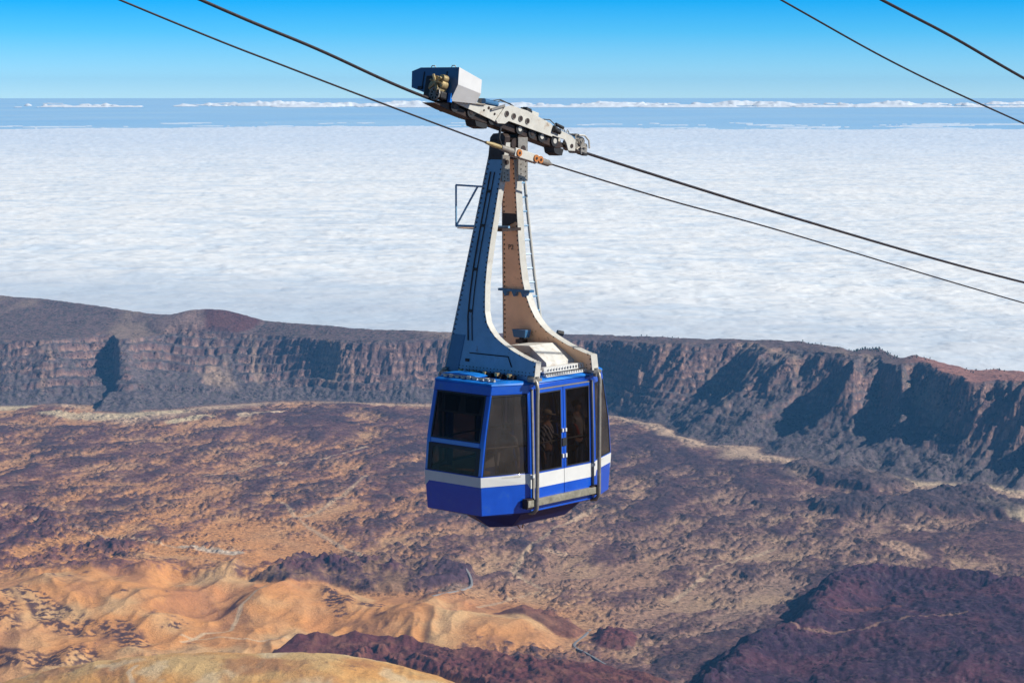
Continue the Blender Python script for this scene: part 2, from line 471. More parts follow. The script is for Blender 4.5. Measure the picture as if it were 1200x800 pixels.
def height_and_masks(X, Y):
    X = np.asarray(X, float); Y = np.asarray(Y, float)
    fw = Y * math.cos(TH) + H * math.sin(TH)
    U = 600 + FPX * X / fw
    V = 400 + FPX * np.tan(np.arctan(H / Y) - TH)
    Uc = 600 + FPX * X / (Y * math.cos(TH) + (H - 150) * math.sin(TH))
    M_ = {}
    # ---- rough relief shared by everything
    wx = X + 40 * fbm(X, Y, 260, 2, 90); wy = Y + 60 * fbm(X, Y, 240, 2, 95)
    big = fbm(X, Y, 900, 3, 3); mid = fbm(wx, wy, 260, 4, 13)
    clump = fbm(wx, wy * 0.7, 46, 4, 23, 0.62); rid = ridged(wx, wy * 0.6, 62, 5, 33, 0.6)
    fine = fbm(X, Y, 17, 3, 43, 0.65)
    # ---- sand against lava, read from the photograph
    us = [-100, 150, 300, 450, 600, 750, 900, 1050, 1300]
    vs = [480, 520, 560, 600, 640, 680, 720, 760, 800]
    sand = grid_lookup(U, V, us, vs, [
        [.50, .46, .42, .36, .30, .34, .30, .40, .40],
        [.36, .37, .36, .40, .34, .29, .32, .38, .34],
        [.40, .46, .38, .46, .40, .32, .30, .30, .38],
        [.34, .60, .62, .50, .46, .42, .38, .36, .40],
        [.24, .62, .80, .50, .54, .52, .48, .46, .44],
        [.66, .92, .88, .66, .54, .56, .54, .40, .40],
        [.92, .92, .95, .98, .90, .50, .56, .30, .30],
        [.95, .95, .95, .98, .97, .50, .40, .10, .10],
        [1.0, 1.0, 1.0, .60, .30, .30, .10, .0, .0]])
    warm = grid_lookup(U, V, us, vs, [
        [.55, .55, .45, .45, .40, .30, .35, .30, .35],
        [.55, .55, .55, .60, .40, .15, .10, .20, .15],
        [.60, .60, .55, .60, .35, .15, .10, .10, .20],
        [.65, .75, .70, .60, .35, .20, .10, .10, .20],
        [.70, .85, .85, .60, .25, .20, .15, .15, .20],
        [.90, .90, .90, .55, .25, .25, .10, .10, .10],
        [.95, .95, .95, .92, .80, .20, .05, .05, .05],
        [.95, .95, .90, .92, .85, .20, .05, .05, .05],
        [.95, .90, .90, .80, .50, .20, .05, .05, .05]])
    c1_ = .9 * X - .38 * Y + 60 * mid + 90 * big; c2_ = .38 * X + .9 * Y
    flow_ = fbm(c1_ * 1.5, c2_ * .42, 190, 4, 161, .6)
    patt = 0.45 * mid + 0.45 * clump + 0.25 * big + 0.55 * fine + 0.75 * flow_
    lava = sstep(-0.30, 0.26, patt + (0.5 - sand) * 1.15)          # 1 = lava blocks, 0 = bare tephra
    smooth_zone = sstep(0.74, 0.9, sand)
    # ---- named flows and hills
    h = 16 * big + 8 * mid * (1 - 0.5 * smooth_zone)
    clus = ridged(wx + 200, wy * .8, 250, 3, 151, .5)
    M_['clus'] = clus
    h += lava * (1 - smooth_zone) * 7 * np.clip(clus, -.3, 1)
    h += lava * (1 - 0.7 * smooth_zone) * (3.0 + 3.0 * rid + 2.0 * clump + 1.9 * fine)
    # dark lava dome at the right
    dome = P([(905, 740), (913, 716), (933, 694), (950, 681), (980, 669), (1017, 662), (1067, 667), (1117, 671), (1200, 681), (1420, 700), (1420, 900),
              (760, 900), (795, 800), (822, 768), (873, 748)], 45)
    sd = poly_sd(X, Y, dome) + 26 * mid + 9 * clump
    d_ = sstep(-20, 75, sd)
    h += d_ * (42 + 5 * rid + 3 * clump) + 22 * np.exp(-((sd - 70) / 60) ** 2) * d_
    h += 14 * d_ * sstep(60, 260, sd) * (0.5 + fbm(X, Y, 330, 3, 71) * 1.6)
    M_['dome'] = sstep(-12, 4, sd)
    # dark ridge along the lower middle
    rg = P([(302, 769), (333, 752), (377, 744), (467, 746), (533, 757), (600, 764), (667, 774), (717, 782), (783, 796), (900, 850), (500, 850), (400, 802), (330, 786)], 34)
    sd = poly_sd(X, Y, rg) + 9 * mid + 4 * clump
    r_ = sstep(-8, 34, sd)
    h += r_ * (30 + 6 * rid + 4 * clump)
    M_['ridge'] = sstep(-6, 2, sd)
    # rough dark flow above the cone
    fl = P([(300, 675), (345, 655), (420, 653), (500, 648), (545, 650), (560, 663), (535, 676), (480, 684), (430, 684), (380, 678), (340, 684)], 24)
    sd = poly_sd(X, Y, fl) + 14 * mid + 8 * clump
    f_ = sstep(-14, 26, sd)
    h += f_ * (22 + 7 * rid + 5 * clump)
    M_['flow'] = sstep(-10, 6, sd)
    # small round mound and tongue by the road
    mo = P([(690, 748), (697, 738), (715, 734), (735, 736), (747, 744), (745, 757), (725, 762), (704, 758)], 8)
    sd = poly_sd(X, Y, mo) + 4 * clump
    h += sstep(-6, 30, sd) * 10
    M_['mound'] = sstep(-4, 3, sd)
    tg = P([(575, 716), (610, 713), (645, 712), (668, 720), (688, 733), (676, 742), (650, 740), (615, 726)], 12)
    sd = poly_sd(X, Y, tg) + 5 * clump + 5 * mid
    h += sstep(-6, 26, sd) * 12
    M_['tongue'] = sstep(-4, 5, sd)
    # left hummocks
    hm = P([(-90, 582), (20, 588), (60, 602), (110, 624), (170, 644), (215, 654), (290, 662), (400, 652), (470, 655), (470, 676), (300, 680), (210, 674), (120, 678), (0, 680), (-90, 678)], 12)
    sd = poly_sd(X, Y, hm) + 22 * mid + 12 * clump
    hm_ = sstep(-14, 22, sd)
    h += hm_ * (9 + 8 * rid + 4 * clump)
    M_['hummock'] = hm_ * sstep(-0.30, 0.10, patt)
    # outcrops at the right, in front of the pale flat
    oc = P([(1055, 583), (1100, 572), (1150, 570), (1175, 580), (1215, 590), (1240, 600), (1180, 604), (1120, 604), (1060, 592)], 10)
    sd = poly_sd(X, Y, oc) + 26 * mid + 10 * clump
    o_ = sstep(-14, 28, sd)
    oc2 = P([(920, 545), (960, 538), (1005, 546), (1040, 555), (1060, 560), (1075, 570), (1020, 575), (960, 565)], 10)
    sd2 = poly_sd(X, Y, oc2) + 26 * mid + 10 * clump
    oc3 = P([(950, 588), (1000, 583), (1075, 590), (1090, 600), (1040, 604), (960, 598)], 8)
    sd3 = poly_sd(X, Y, oc3) + 20 * mid + 10 * clump
    o_ = np.maximum(o_, np.maximum(sstep(-14, 28, sd2), sstep(-14, 28, sd3)))
    h += o_ * (16 + 9 * rid)
    M_['outcrop'] = o_
    # bare tephra hills
    def hill(u, v, z, rx, ry, a, rot=0.0):
        cx, cy = G(u, v, z)
        dx, dy = X - cx, Y - cy
        c, s = math.cos(rot), math.sin(rot)
        return a * np.exp(-((dx * c + dy * s) / rx) ** 2 - ((-dx * s + dy * c) / ry) ** 2)
    h += hill(75, 700, 25, 190, 300, 34) + hill(-60, 730, 20, 150, 300, 30) + hill(185, 706, 12, 70, 220, 16, 0.15)
    h += hill(335, 705, 16, 105, 230, 26, -0.1) + hill(290, 690, 10, 60, 200, 12, 0.3) - hill(255, 728, 0, 60, 140, 10)
    h += hill(475, 725, 22, 75, 150, 30, 0.15) + hill(560, 742, 12, 110, 120, 18) + hill(420, 740, 8, 60, 90, 12)
    h += hill(525, 700, 8, 60, 110, 14)
    sw = fbm(X + 90 * mid, Y * .7, 190, 3, 141)
    h += smooth_zone * (26 * ridged(X + 120 * big, Y * .45, 190, 3, 147, .45) + 8 * sw)
    M_['sw'] = sw
    # foreground dome of pale tephra
    cx, cy = -610.0 * 1.0, 3850.0
    cx = (262 - 600) * (cy * math.cos(TH) + 990 * math.sin(TH)) / FPX
    q = 1 - ((X - cx) / 480) ** 2 - ((Y - cy) / 240) ** 2
    fd = 95 * np.sqrt(np.clip(q, 0, 1)) + 6 * big
    shoulder = 11 * np.exp(-((X - (cx + 190)) / 110) ** 2 - ((Y - cy + 90) / 160) ** 2)
    fd = fd + shoulder * (q > 0.05) * sstep(0.02, 0.3, q)
    dm = sstep(0.0, 0.08, q)
    M_['fdome'] = sstep(0.03, 0.06, q)
    h = h * (1 - dm) + (fd + 5.0 * mid + 1.2 * clump + 3.5 * ridged(X + 30 * mid, Y * .4, 75, 3, 181, .5) - 6) * dm
    # ---- caldera wall
    yb = depth_at(np.interp(Uc, T_base[:, 0], T_base[:, 1]), 0.0)
    zr = np.interp(Uc, T_zr[:, 0], T_zr[:, 1])
    yr = depth_at(np.interp(Uc, T_rim[:, 0], T_rim[:, 1]), zr)
    sv = np.interp(Uc, T_sv[:, 0], T_sv[:, 1]); sz = np.interp(Uc, T_sz[:, 0], T_sz[:, 1])
    ysk = depth_at(sv, sz)
    R = sstep(640, 860, Uc)                                     # right part: long oblique spurs
    ksl = X + 0.35 * (Y - 8000)
    gl = 8 * ridged(ksl, Y * 0.8, 130, 4, 61, .6) + 44 * perlin(ksl / 420, Y / 700, 66) + 22 * np.maximum(perlin(ksl / 190, Y / 260, 68), -.1)
    kr = X - 1.25 * (Y - 7000)
    gr_ = 150 * ridged(kr, Y * 0.35, 560, 2, 78, 0.45) + 66 * ridged(kr + 60 * mid, Y * 0.6, 230, 5, 79, 0.62) + 45 * perlin(X / 170, Y / 210, 84) + 60 * perlin(kr / 300, Y / 500, 80)
    off = gl * (1 - R) + (gr_ - 10) * R
    ed_ = 140 - 34 * (1 - np.clip((Y - yb) / 300, 0, 1))
    off += -150 * sstep(ed_, ed_ - 9, Uc) * sstep(ed_ - 85, ed_ - 28, Uc) - 60 * sstep(100, 60, Uc)        # recess left of the big buttress
    off += 36 * np.exp(-((Uc - 150) / 14) ** 2)
    off += 7 * fine + 10 * clump
    tt = (Y + off - yb) / np.maximum(yr - yb, 60)
    t = np.clip(tt, 0, 1)
    zr = zr + R * 9 * ridged(X, Y * .2, 210, 3, 88)
    prof = np.interp(t, [0, .12, .45, .62, .8, .93, 1], [0, .03, .26, .40, .68, .93, 1.0])
    hc = prof * zr
    stp = 21.0 + 6 * (1 - R)
    qq = hc / stp + 0.55 * fbm(X, Y * 0.3, 420, 2, 81) * 2
    fr_ = qq - np.floor(qq)
    ter = (np.floor(qq) + sstep(0.34, 0.66, fr_) - 0.55 * fbm(X, Y * 0.3, 420, 2, 81) * 2) * stp
    band = sstep(.25, .42, t) * sstep(1.02, .95, t) * (0.95 - 0.45 * R) * sstep(-0.5, -0.1, fbm(X, Y, 230, 2, 83))
    hc = hc * (1 - band) + ter * band
    hc += (clump * 7 + rid * 6 + fine * 3) * sstep(0.02, 0.2, t) * sstep(1.05, .9, t)
    # ---- plateau behind the rim
    k = np.clip((Y - yr) / np.maximum(ysk - yr, 40), 0, 1)
    pz = zr + (sz - zr) * sstep(0, 1, k) * (1 - R) + R * 0
    pz = np.where(Uc < 720, pz, zr)
    pz = pz + 3.0 * clump + 2.5 * mid + 1.2 * fine + 1.2 * rid
    over = np.maximum(Y - np.maximum(ysk * (Uc < 720), yr + 150), 0)
    pz = pz - over * 0.17 - np.minimum(over, 400) * 0.06
    pz = np.where(Uc > 720, pz - 0.02 * np.maximum(Y - yr, 0), pz)
    # cinder cone on the plateau
    ccx, ccy = G(238, 378, 236)
    ccy += 70
    rr = np.hypot((X - ccx) / 1.25, (Y - ccy))
    cone = 54 * np.clip(1 - (rr / 178) ** 1.25, 0, 1)
    cone -= 14 * np.exp(-(np.hypot(X - ccx + 22, Y - ccy) / 42) ** 2)
    cc2 = 18 * np.exp(-(np.hypot((X - ccx + 130) / 1.4, Y - ccy + 40) / 70) ** 2)
    pz = pz + np.maximum(cone, 0) + cc2
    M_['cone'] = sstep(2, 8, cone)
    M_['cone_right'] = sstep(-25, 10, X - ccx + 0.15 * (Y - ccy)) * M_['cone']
    pl = sstep(0.97, 1.03, tt)
    fl_ = sstep(-0.02, 0.06, tt)
    Z = h * (1 - sstep(-0.15, 0.02, tt)) + (hc + 0.0) * fl_ * (1 - pl) + pz * pl + (h * 0.2) * sstep(-0.15, 0.02, tt) * (1 - pl)
    M_.update(U=U, V=V, Uc=Uc, tt=tt, t=t, sand=sand, warm=warm, lava=lava, patt=patt, clump=clump, mid=mid, rid=rid, fine=fine, big=big, smooth=smooth_zone,
              plateau=pl, wall=fl_ * (1 - pl), R=R, band=band, qq=qq, k=k, over=over)
    return Z, M_


rows = np.concatenate([np.linspace(3500, 5000, 270, endpoint=False), np.linspace(5000, 7150, 300, endpoint=False),
                       np.linspace(7150, 8450, 270, endpoint=False), np.linspace(8450, 9700, 70, endpoint=False), np.linspace(9700, 11000, 14)])
X, Y = fan(rows, 930, math.radians(16.0))
Z, K = height_and_masks(X, Y)


def mixc(a, b, m):
    return a * (1 - m[..., None]) + b * m[..., None]


def C3(*c):
    return np.array(c, np.float32)


one = np.ones(X.shape + (3,), np.float32)
tint = np.clip(K['warm'], 0, 1)
sandc = mixc(one * C3(.285, .20, .16), one * C3(.66, .30, .095), tint)
pn = sstep(-.1, .45, fbm(X, Y, 210, 4, 55))
sandc = mixc(sandc, one * C3(.56, .38, .21), pn * 0.4)
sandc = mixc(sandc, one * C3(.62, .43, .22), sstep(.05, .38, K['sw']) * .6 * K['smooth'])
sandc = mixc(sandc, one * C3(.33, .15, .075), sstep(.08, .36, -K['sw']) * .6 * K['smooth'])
sandc = mixc(sandc, one * C3(.46, .17, .07), sstep(0.05, 0.5, fbm(X, Y * 0.6, 330, 3, 57)) * 0.55 * K['smooth'])
lavac = mixc(one * C3(.084, .048, .060), one * C3(.14, .056, .052), tint)
lavac = mixc(lavac, one * C3(.25, .145, .12), sstep(-.2, .4, K['fine'] - 0.5 * K['clump']) * 0.7)
lavac = mixc(lavac, one * C3(.042, .032, .046), sstep(.35, .75, K['clus'] + .35 * K['fine']) * .6)
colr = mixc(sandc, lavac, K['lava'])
# olive scrub speckle
colr = mixc(colr, one * C3(.11, .085, .055), sstep(0.15, 0.45, K['fine']) * 0.5 * (1 - tint) * (1 - K['lava'] * .5))
# pale flats along the foot of the wall
pf = sstep(-0.42, -0.12, K['tt'] + 0.22 * K['mid']) * sstep(0.06, -0.02, K['tt'])
pf = pf * sstep(-0.25, 0.12, fbm(X, Y * 0.5, 500, 3, 59) + 0.14)
colr = mixc(colr, one * C3(.50, .36, .25), pf * 0.9)


def strip(pts, r, c, a=0.9, z=0, wob=10):
    global colr
    d = line_d(X, Y, P(pts, z)) + wob * K['mid'] * 1.5 + wob * .5 * K['clump']
    colr = mixc(colr, one * C3(*c), sstep(r, r * 0.45, d) * a)


strip([(62, 486), (120, 488), (200, 484)], 70, (.55, .44, .28), .85)
strip([(205, 495), (240, 490)], 42, (.60, .48, .30), .9)
strip([(-10, 479), (24, 477)], 60, (.62, .50, .32), .9)
strip([(285, 489), (330, 485)], 30, (.58, .44, .30), .8)
strip([(880, 515), (950, 527), (1000, 533), (1033, 551), (1083, 564), (1133, 568), (1205, 576)], 75, (.56, .43, .29), .95, 0, 14)
strip([(1160, 594), (1190, 606), (1215, 612)], 52, (.58, .46, .30), .8)
strip([(1045, 640), (1075, 655)], 40, (.55, .36, .24), .7)
strip([(1060, 618), (1090, 626)], 22, (.5, .34, .24), .7)
strip([(640, 644), (664, 648)], 16, (.62, .42, .28), .9)
strip([(690, 636), (703, 637)], 8, (.62, .42, .28), .8)
strip([(215, 641), (250, 646), (278, 650)], 20, (.62, .56, .46), .7)
for pts_ in ([(20, 610), (80, 622), (150, 633), (215, 643), (290, 646)], [(330, 590), (352, 612), (400, 640), (430, 655)], [(430, 560), (400, 585), (372, 600), (330, 612)],
             [(640, 690), (600, 668), (612, 650), (650, 620), (700, 596)], [(560, 715), (600, 700), (640, 690)], [(790, 700), (840, 665), (905, 640)], [(240, 560), (300, 545), (380, 540), (430, 525)]):
    strip(pts_, 9, (.52, .38, .25), .65, 0, 5)
# gravel fan under the rough flow
strip([(510, 700), (545, 690)], 34, (.24, .17, .13), .8)
# flows
dk = one * C3(.048, .025, .046)
dk = mixc(dk, one * C3(.115, .045, .06), sstep(-.2, .45, fbm(X, Y, 150, 4, 91)) * .7)
dk2 = mixc(dk, one * C3(.16, .11, .11), sstep(0.05, .5, K['fine']) * .45)
colr = mixc(colr, dk2, K['dome'])
strip([(920, 744), (937, 754), (973, 753), (1017, 747), (1053, 736), (1090, 730), (1133, 726)], 7, (.36, .22, .15), .6, 45, 4)
strip([(975, 722), (1010, 716), (1050, 712)], 22, (.20, .085, .07), .5, 45, 6)
rd = mixc(one * C3(.12, .040, .040), one * C3(.20, .085, .06), sstep(-.2, .4, K['clump']))
colr = mixc(colr, rd, K['ridge'] * (1 - K['dome']))
colr = mixc(colr, mixc(one * C3(.075, .042, .058), one * C3(.30, .18, .10), sstep(.15, -.3, K['patt']) * .8), K['flow'] * .92)
colr = mixc(colr, one * C3(.13, .042, .048), K['mound'] * .85)
colr = mixc(colr, rd, K['tongue'] * .8)
colr = mixc(colr, lavac * 0.8 + C3(.012, .0, .008), K['hummock'] * .85)
colr = mixc(colr, mixc(one * C3(.06, .045, .055), one * C3(.16, .11, .11), sstep(0, .5, K['clump'])), K['outcrop'] * .85)
# scrub patches on the tephra hills
for pts, r in (([(25, 705), (60, 735), (100, 742)], 26), ([(45, 712), (80, 725), (105, 735)], 24), ([(135, 735), (160, 755)], 40),
               ([(205, 733), (215, 727)], 14), ([(128, 708), (145, 705)], 15), ([(5, 742), (0, 712)], 40), ([(0, 770), (60, 775), (90, 765)], 55), ([(395, 700), (440, 705)], 30), ([(385, 690), (400, 715)], 16), ([(300, 690), (330, 688)], 14)):
    d = line_d(X, Y, P(pts, 20)) + 16 * K['mid'] + 10 * K['clump']
    colr = mixc(colr, one * C3(.085, .042, .04), sstep(r * 1.15, r * .6, d) * sstep(-.15, .12, K['fine'] + K['clump'] * .7) * .95)
# foreground dome
fdc = mixc(one * C3(.62, .32, .095), one * C3(.64, .42, .17), sstep(-.3, .3, fbm(X, Y, 160, 4, 99)))
fdc = mixc(fdc, one * C3(.36, .16, .065), sstep(0.0, .35, fbm(X, Y, 150, 4, 101)) * .7)
fdc = mixc(fdc, one * C3(.66, .52, .32), sstep(0.10, .35, fbm(X + 200, Y * .6, 90, 4, 109)) * .6)
fdc = mixc(fdc, one * C3(.12, .065, .05), sstep(.32, .5, K['fine'] + .5 * K['clump']) * .6 * sstep(-.1, .3, fbm(X, Y, 130, 2, 119)))
colr = mixc(colr, fdc, K['fdome'])
# pale trails
TR = [([(213, 747), (222, 744), (240, 737), (270, 731), (283, 714), (300, 704), (322, 694)], 18), ([(213, 747), (235, 748), (267, 748), (300, 751), (336, 747)], 8),
      ([(152, 800), (156, 785), (150, 775), (160, 768)], 105)]
for pts, z in TR:
    d = line_d(X, Y, P(pts, z)) + 1.5 * K['clump']
    colr = mixc(colr, one * C3(.66, .50, .32), sstep(6.5, 2.5, d) * .75)
# wall
fq = K['qq'] - np.floor(K['qq'])
rockc = mixc(one * C3(.17, .105, .10), one * C3(.40, .245, .19), sstep(-.1, .5, np.sin(K['qq'] * 6.28) * .5 + K['clump'] * .6))
talus = mixc(one * C3(.14, .11, .115), one * C3(.095, .085, .075), sstep(-.1, .4, K['fine']))
zx = np.gradient(Z, axis=0) / np.gradient(Y, axis=0)
steep = sstep(.75, 1.5, np.abs(zx))
wc = mixc(talus, rockc, np.clip(steep * .9 * sstep(.2, .5, K['t']), 0, 1))
wc = mixc(wc, one * C3(.46, .32, .22), sstep(.15, .5, fbm(X + Y * .2, Y * .25, 120, 3, 103)) * .55 * sstep(.25, .5, K['t']) * (1 - .3 * K['R']))
wc = mixc(wc, one * C3(.070, .060, .075), (sstep(.30, .12, fq) + sstep(.80, .95, fq)) * .75 * K['band'] * sstep(-.35, .1, fbm(X, Y * .3, 160, 3, 107)))  # ledge shadows painted as dark bands along the strata
colr = mixc(colr, wc, sstep(0, .08, K['tt']) * (1 - K['plateau']))
plc = mixc(one * C3(.17, .115, .11), one * C3(.085, .075, .065), sstep(-.1, .35, K['fine'] + .4 * K['clump']))
plc = mixc(plc, one * C3(.33, .24, .18), sstep(.12, .45, fbm(X, Y * .35, 330, 4, 105)) * .6)
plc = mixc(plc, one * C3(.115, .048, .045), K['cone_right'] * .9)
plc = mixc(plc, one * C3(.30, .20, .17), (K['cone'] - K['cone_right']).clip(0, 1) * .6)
plc = mixc(plc, one * C3(.36, .17, .13), sstep(1050, 1085, K['Uc']) * .8)
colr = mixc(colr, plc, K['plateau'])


def avg(a):
    return (a[:-1, :-1] + a[1:, :-1] + a[:-1, 1:] + a[1:, 1:]) / 4


bushes = np.clip(1 - .85 * K['fdome'] - .9 * K['smooth'] * (1 - K['lava']), 0, 1)
tq = avg(K['tt']); done = np.zeros(tq.shape, bool)
pieces = [('cinder_cone', avg(K['cone']) * avg(K['plateau']) > .5, 'dark red cinder cone on the plateau above the cliff'),
          ('plateau', tq > 1.0, 'wide dark plateau above the caldera wall, sloping off to the clouds'),
          ('cliff', tq > 0.02, 'banded caldera wall with blue shadows in its gullies'),
          ('foreground_hill', avg(K['fdome']) > .5, 'smooth pale tan hill at the bottom left'),
          ('lava_dome', avg(K['dome']) > .5, 'broad dark purple lava flow at the bottom right'),
          ('lava_ridge', avg(K['ridge']) > .5, 'long dark red lava ridge along the bottom'),
          ('lava_flow', avg(K['flow']) > .5, 'rough dark lava flow above the tan cone'),
          ('caldera_floor', np.ones(tq.shape, bool), 'caldera floor of lava blocks and orange tephra')]
for nm, mk, lb in pieces:
    mk = mk & ~done; done |= mk
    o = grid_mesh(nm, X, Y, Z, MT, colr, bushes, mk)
    tag(o, label=lb, kind='structure')


# the volcano's own slopes under and beside the ropes, out to the foot of the wall
ra = np.concatenate([np.linspace(0, 3400, 40), np.linspace(3560, 11000, 90)])
an = np.radians(np.concatenate([np.linspace(-15.6, 15.6, 30), np.linspace(16.2, 343.8, 240), [344.4]]))
RA, AN = np.meshgrid(ra, an, indexing='ij')
SX, SY = RA * np.sin(AN), RA * np.cos(AN)
outer_ = np.abs(((AN + np.pi) % (2 * np.pi)) - np.pi) > math.radians(15.8)
SZ = np.interp(RA, [0, 600, 1500, 2600, 3400, 11000], [960, 760, 400, 110, -8, -14]) + 22 * fbm(SX, SY, 420, 4, 171) * sstep(3500, 2600, RA)
SZ += np.where(outer_, 14 * fbm(SX, SY, 500, 4, 173) + 200 * sstep(7700, 8200, RA + 200 * fbm(SX, SY, 900, 3, 175)) * (np.cos(AN) > -.2) - 8, 0)
scol = mixc(np.ones(SX.shape + (3,), np.float32) * C3(.30, .17, .10), np.ones(SX.shape + (3,), np.float32) * C3(.12, .065, .055), sstep(-.2, .25, fbm(SX, SY, 300, 4, 177)))
inner_gap = (avg(RA) > 3420) & (np.abs(((avg(AN) + np.pi) % (2 * np.pi)) - np.pi) < math.radians(15.9))
o = grid_mesh('volcano_slope', SX, SY, SZ, MT, scol, np.ones(SX.shape, np.float32), ~inner_gap)
tag(o, label='brown slopes of the volcano below the ropes', kind='structure')

# ------------------------------------------------------------------ roads, draped
def ground_at(xs, ys):
    z, _ = height_and_masks(np.array(xs)[None, :], np.array(ys)[None, :])
    return z[0]


def road(name, pix, z, wd, m, label):
    pts = P(pix, z); xs, ys = [], []
    for i in range(len(pts) - 1):
        L = math.hypot(pts[i + 1][0] - pts[i][0], pts[i + 1][1] - pts[i][1]); n = max(2, int(L / 10))
        for k_ in range(n):
            t_ = k_ / n
            xs.append(pts[i][0] + (pts[i + 1][0] - pts[i][0]) * t_); ys.append(pts[i][1] + (pts[i + 1][1] - pts[i][1]) * t_)
    xs.append(pts[-1][0]); ys.append(pts[-1][1])
    xs = np.convolve(np.pad(xs, 3, 'edge'), np.ones(7) / 7, 'valid'); ys = np.convolve(np.pad(ys, 3, 'edge'), np.ones(7) / 7, 'valid')
    dx = np.gradient(xs); dy = np.gradient(ys); ln = np.hypot(dx, dy) + 1e-6
    cols = []
    off = np.linspace(-1, 1, 5) * wd / 2
    zz = []
    for o_ in off:
        zz.append(ground_at(xs - dy / ln * o_, ys + dx / ln * o_))
    zm = np.max(np.array(zz), axis=0)
    zm = np.convolve(np.pad(zm, 4, 'edge'), np.ones(9) / 9, 'valid') + 1.2
    V = []; F = []
    for i in range(len(xs)):
        for sgn, dz in ((-1.25, -3), (-1, 0), (1, 0), (1.25, -3)):
            V.append((xs[i] - dy[i] / ln[i] * sgn * wd / 2, ys[i] + dx[i] / ln[i] * sgn * wd / 2, zm[i] + dz))
    for i in range(len(xs) - 1):
        for k_ in range(3):
            F.append((i * 4 + k_, i * 4 + k_ + 1, i * 4 + 4 + k_ + 1, i * 4 + 4 + k_))
    b = MB(); b.add(V, F)
    o = b.build(name, m, fix=False)
    tag(o, label=label, kind='structure')
    return o


M['asphalt'] = mat('pale_asphalt', (0.25, 0.24, 0.24), 0.9, var=0.1, scale=0.05)
M['road_old'] = mat('worn_asphalt', (0.20, 0.20, 0.21), 0.9, var=0.1, scale=0.05)
road('mountain_road', [(536, 670), (545, 673), (553, 679), (554, 684), (545, 690), (532, 696), (515, 703), (504, 708)], 8, 4.4, M['asphalt'], 'grey road looping below the rough dark flow')
road('mountain_road', [(693, 732), (686, 740), (676, 749), (670, 756), (678, 762), (690, 768), (702, 776), (712, 783)], 6, 4.4, M['road_old'], 'grey road bending past the small round mound')

# ------------------------------------------------------------------ cloud sea
def cloud_mat(name, tint=(0.95, 0.96, 0.97)):
    m = bpy.data.materials.new(name); m.use_nodes = True
    n = m.node_tree.nodes; l = m.node_tree.links; b = n['Principled BSDF']
    a = n.new('ShaderNodeAttribute'); a.attribute_name = 'Col'
    b.inputs['Roughness'].default_value = 1.0; b.inputs['Specular IOR Level'].default_value = 0.0
    g = n.new('ShaderNodeNewGeometry')
    nf = n.new('ShaderNodeTexNoise'); nf.inputs['Scale'].default_value = 0.0016; nf.inputs['Detail'].default_value = 6; nf.inputs['Roughness'].default_value = 0.62
    mpp = n.new('ShaderNodeMapping'); mpp.inputs['Scale'].default_value = (.35, 1, 1); l.new(g.outputs['Position'], mpp.inputs[0])
    l.new(mpp.outputs[0], nf.inputs['Vector'])
    rf_ = n.new('ShaderNodeMapRange'); rf_.inputs['From Min'].default_value = .45; rf_.inputs['From Max'].default_value = .66; rf_.inputs['To Max'].default_value = .32
    l.new(nf.outputs['Fac'], rf_.inputs['Value'])
    mt_ = n.new('ShaderNodeMix'); mt_.data_type = 'RGBA'; l.new(rf_.outputs[0], mt_.inputs[0]); l.new(a.outputs['Color'], mt_.inputs[6]); mt_.inputs[7].default_value = (.62, .73, .83, 1)
    l.new(mt_.outputs[2], b.inputs['Base Color'])
    no = n.new('ShaderNodeTexNoise'); no.inputs['Scale'].default_value = 0.004; no.inputs['Detail'].default_value = 5; no.inputs['Roughness'].default_value = 0.6
    l.new(g.outputs['Position'], no.inputs['Vector'])
    bp = n.new('ShaderNodeBump'); bp.inputs['Strength'].default_value = 0.25; bp.inputs['Distance'].default_value = 40.0
    l.new(no.outputs['Fac'], bp.inputs['Height']); l.new(bp.outputs[0], b.inputs['Normal'])
    return m


MC = cloud_mat('cloud_tops')
CZ = H - 2000.0
vv = np.concatenate([np.linspace(500, 460, 12, endpoint=False), np.linspace(460, 147, 560)])
rows = 2000.0 / np.tan(TH + np.arctan((vv - 400.0) / FPX))
rows = rows[rows > 12200]
CX, CY = fan(rows, 900, math.radians(15.5))
n1 = ridged(CX, CY, 1500, 3, 201, .5); n2 = fbm(CX, CY, 5200, 4, 211); n3 = fbm(CX, CY, 520, 3, 221, .6)
n4 = fbm(CX + 200 * n3, CY * .8, 620, 4, 231, .6)
bill = np.abs(perlin(CX / 520, CY / 420, 240)) + .5 * np.abs(perlin(CX / 230, CY / 220, 247))
near = sstep(30000, 14000, CY)
cy0 = 18200 - 15500 * np.clip(CX / CY, -.25, .25)
calm = sstep(0, 6500, CY - cy0 + 2500 * n2)
CZZ = CZ + 60 * n2 + (12 * (1 - bill * 1.4) + 20 * n4 + 8 * n3) * (.35 + .65 * calm) + near * 12 * n4
CZZ = CZZ - 260 * sstep(17500, 12500, CY + 1500 * n2)
thin = sstep(.05, -.45, n4 + .5 * n2 - .25 * (bill - .3))
ctop = np.ones(CX.shape + (3,), np.float32) * C3(.95, .955, .93)
ctop = mixc(ctop, ctop * 0 + C3(.58, .70, .81), thin * .45)
st_ = fbm(CX * .38, CY, 420, 4, 261, .6) + .5 * fbm(CX * .5, CY, 2600, 3, 267)
ctop = mixc(ctop, ctop * 0 + C3(.62, .72, .82), sstep(.0, .42, st_) * .6)
ctop = mixc(ctop, ctop * 0 + C3(.60, .72, .88), sstep(40000, 95000, CY + 9000 * n2) * .7)
ctop = mixc(ctop, ctop * 0 + C3(.50, .57, .66), (1 - calm) * (.65 + .3 * n4))
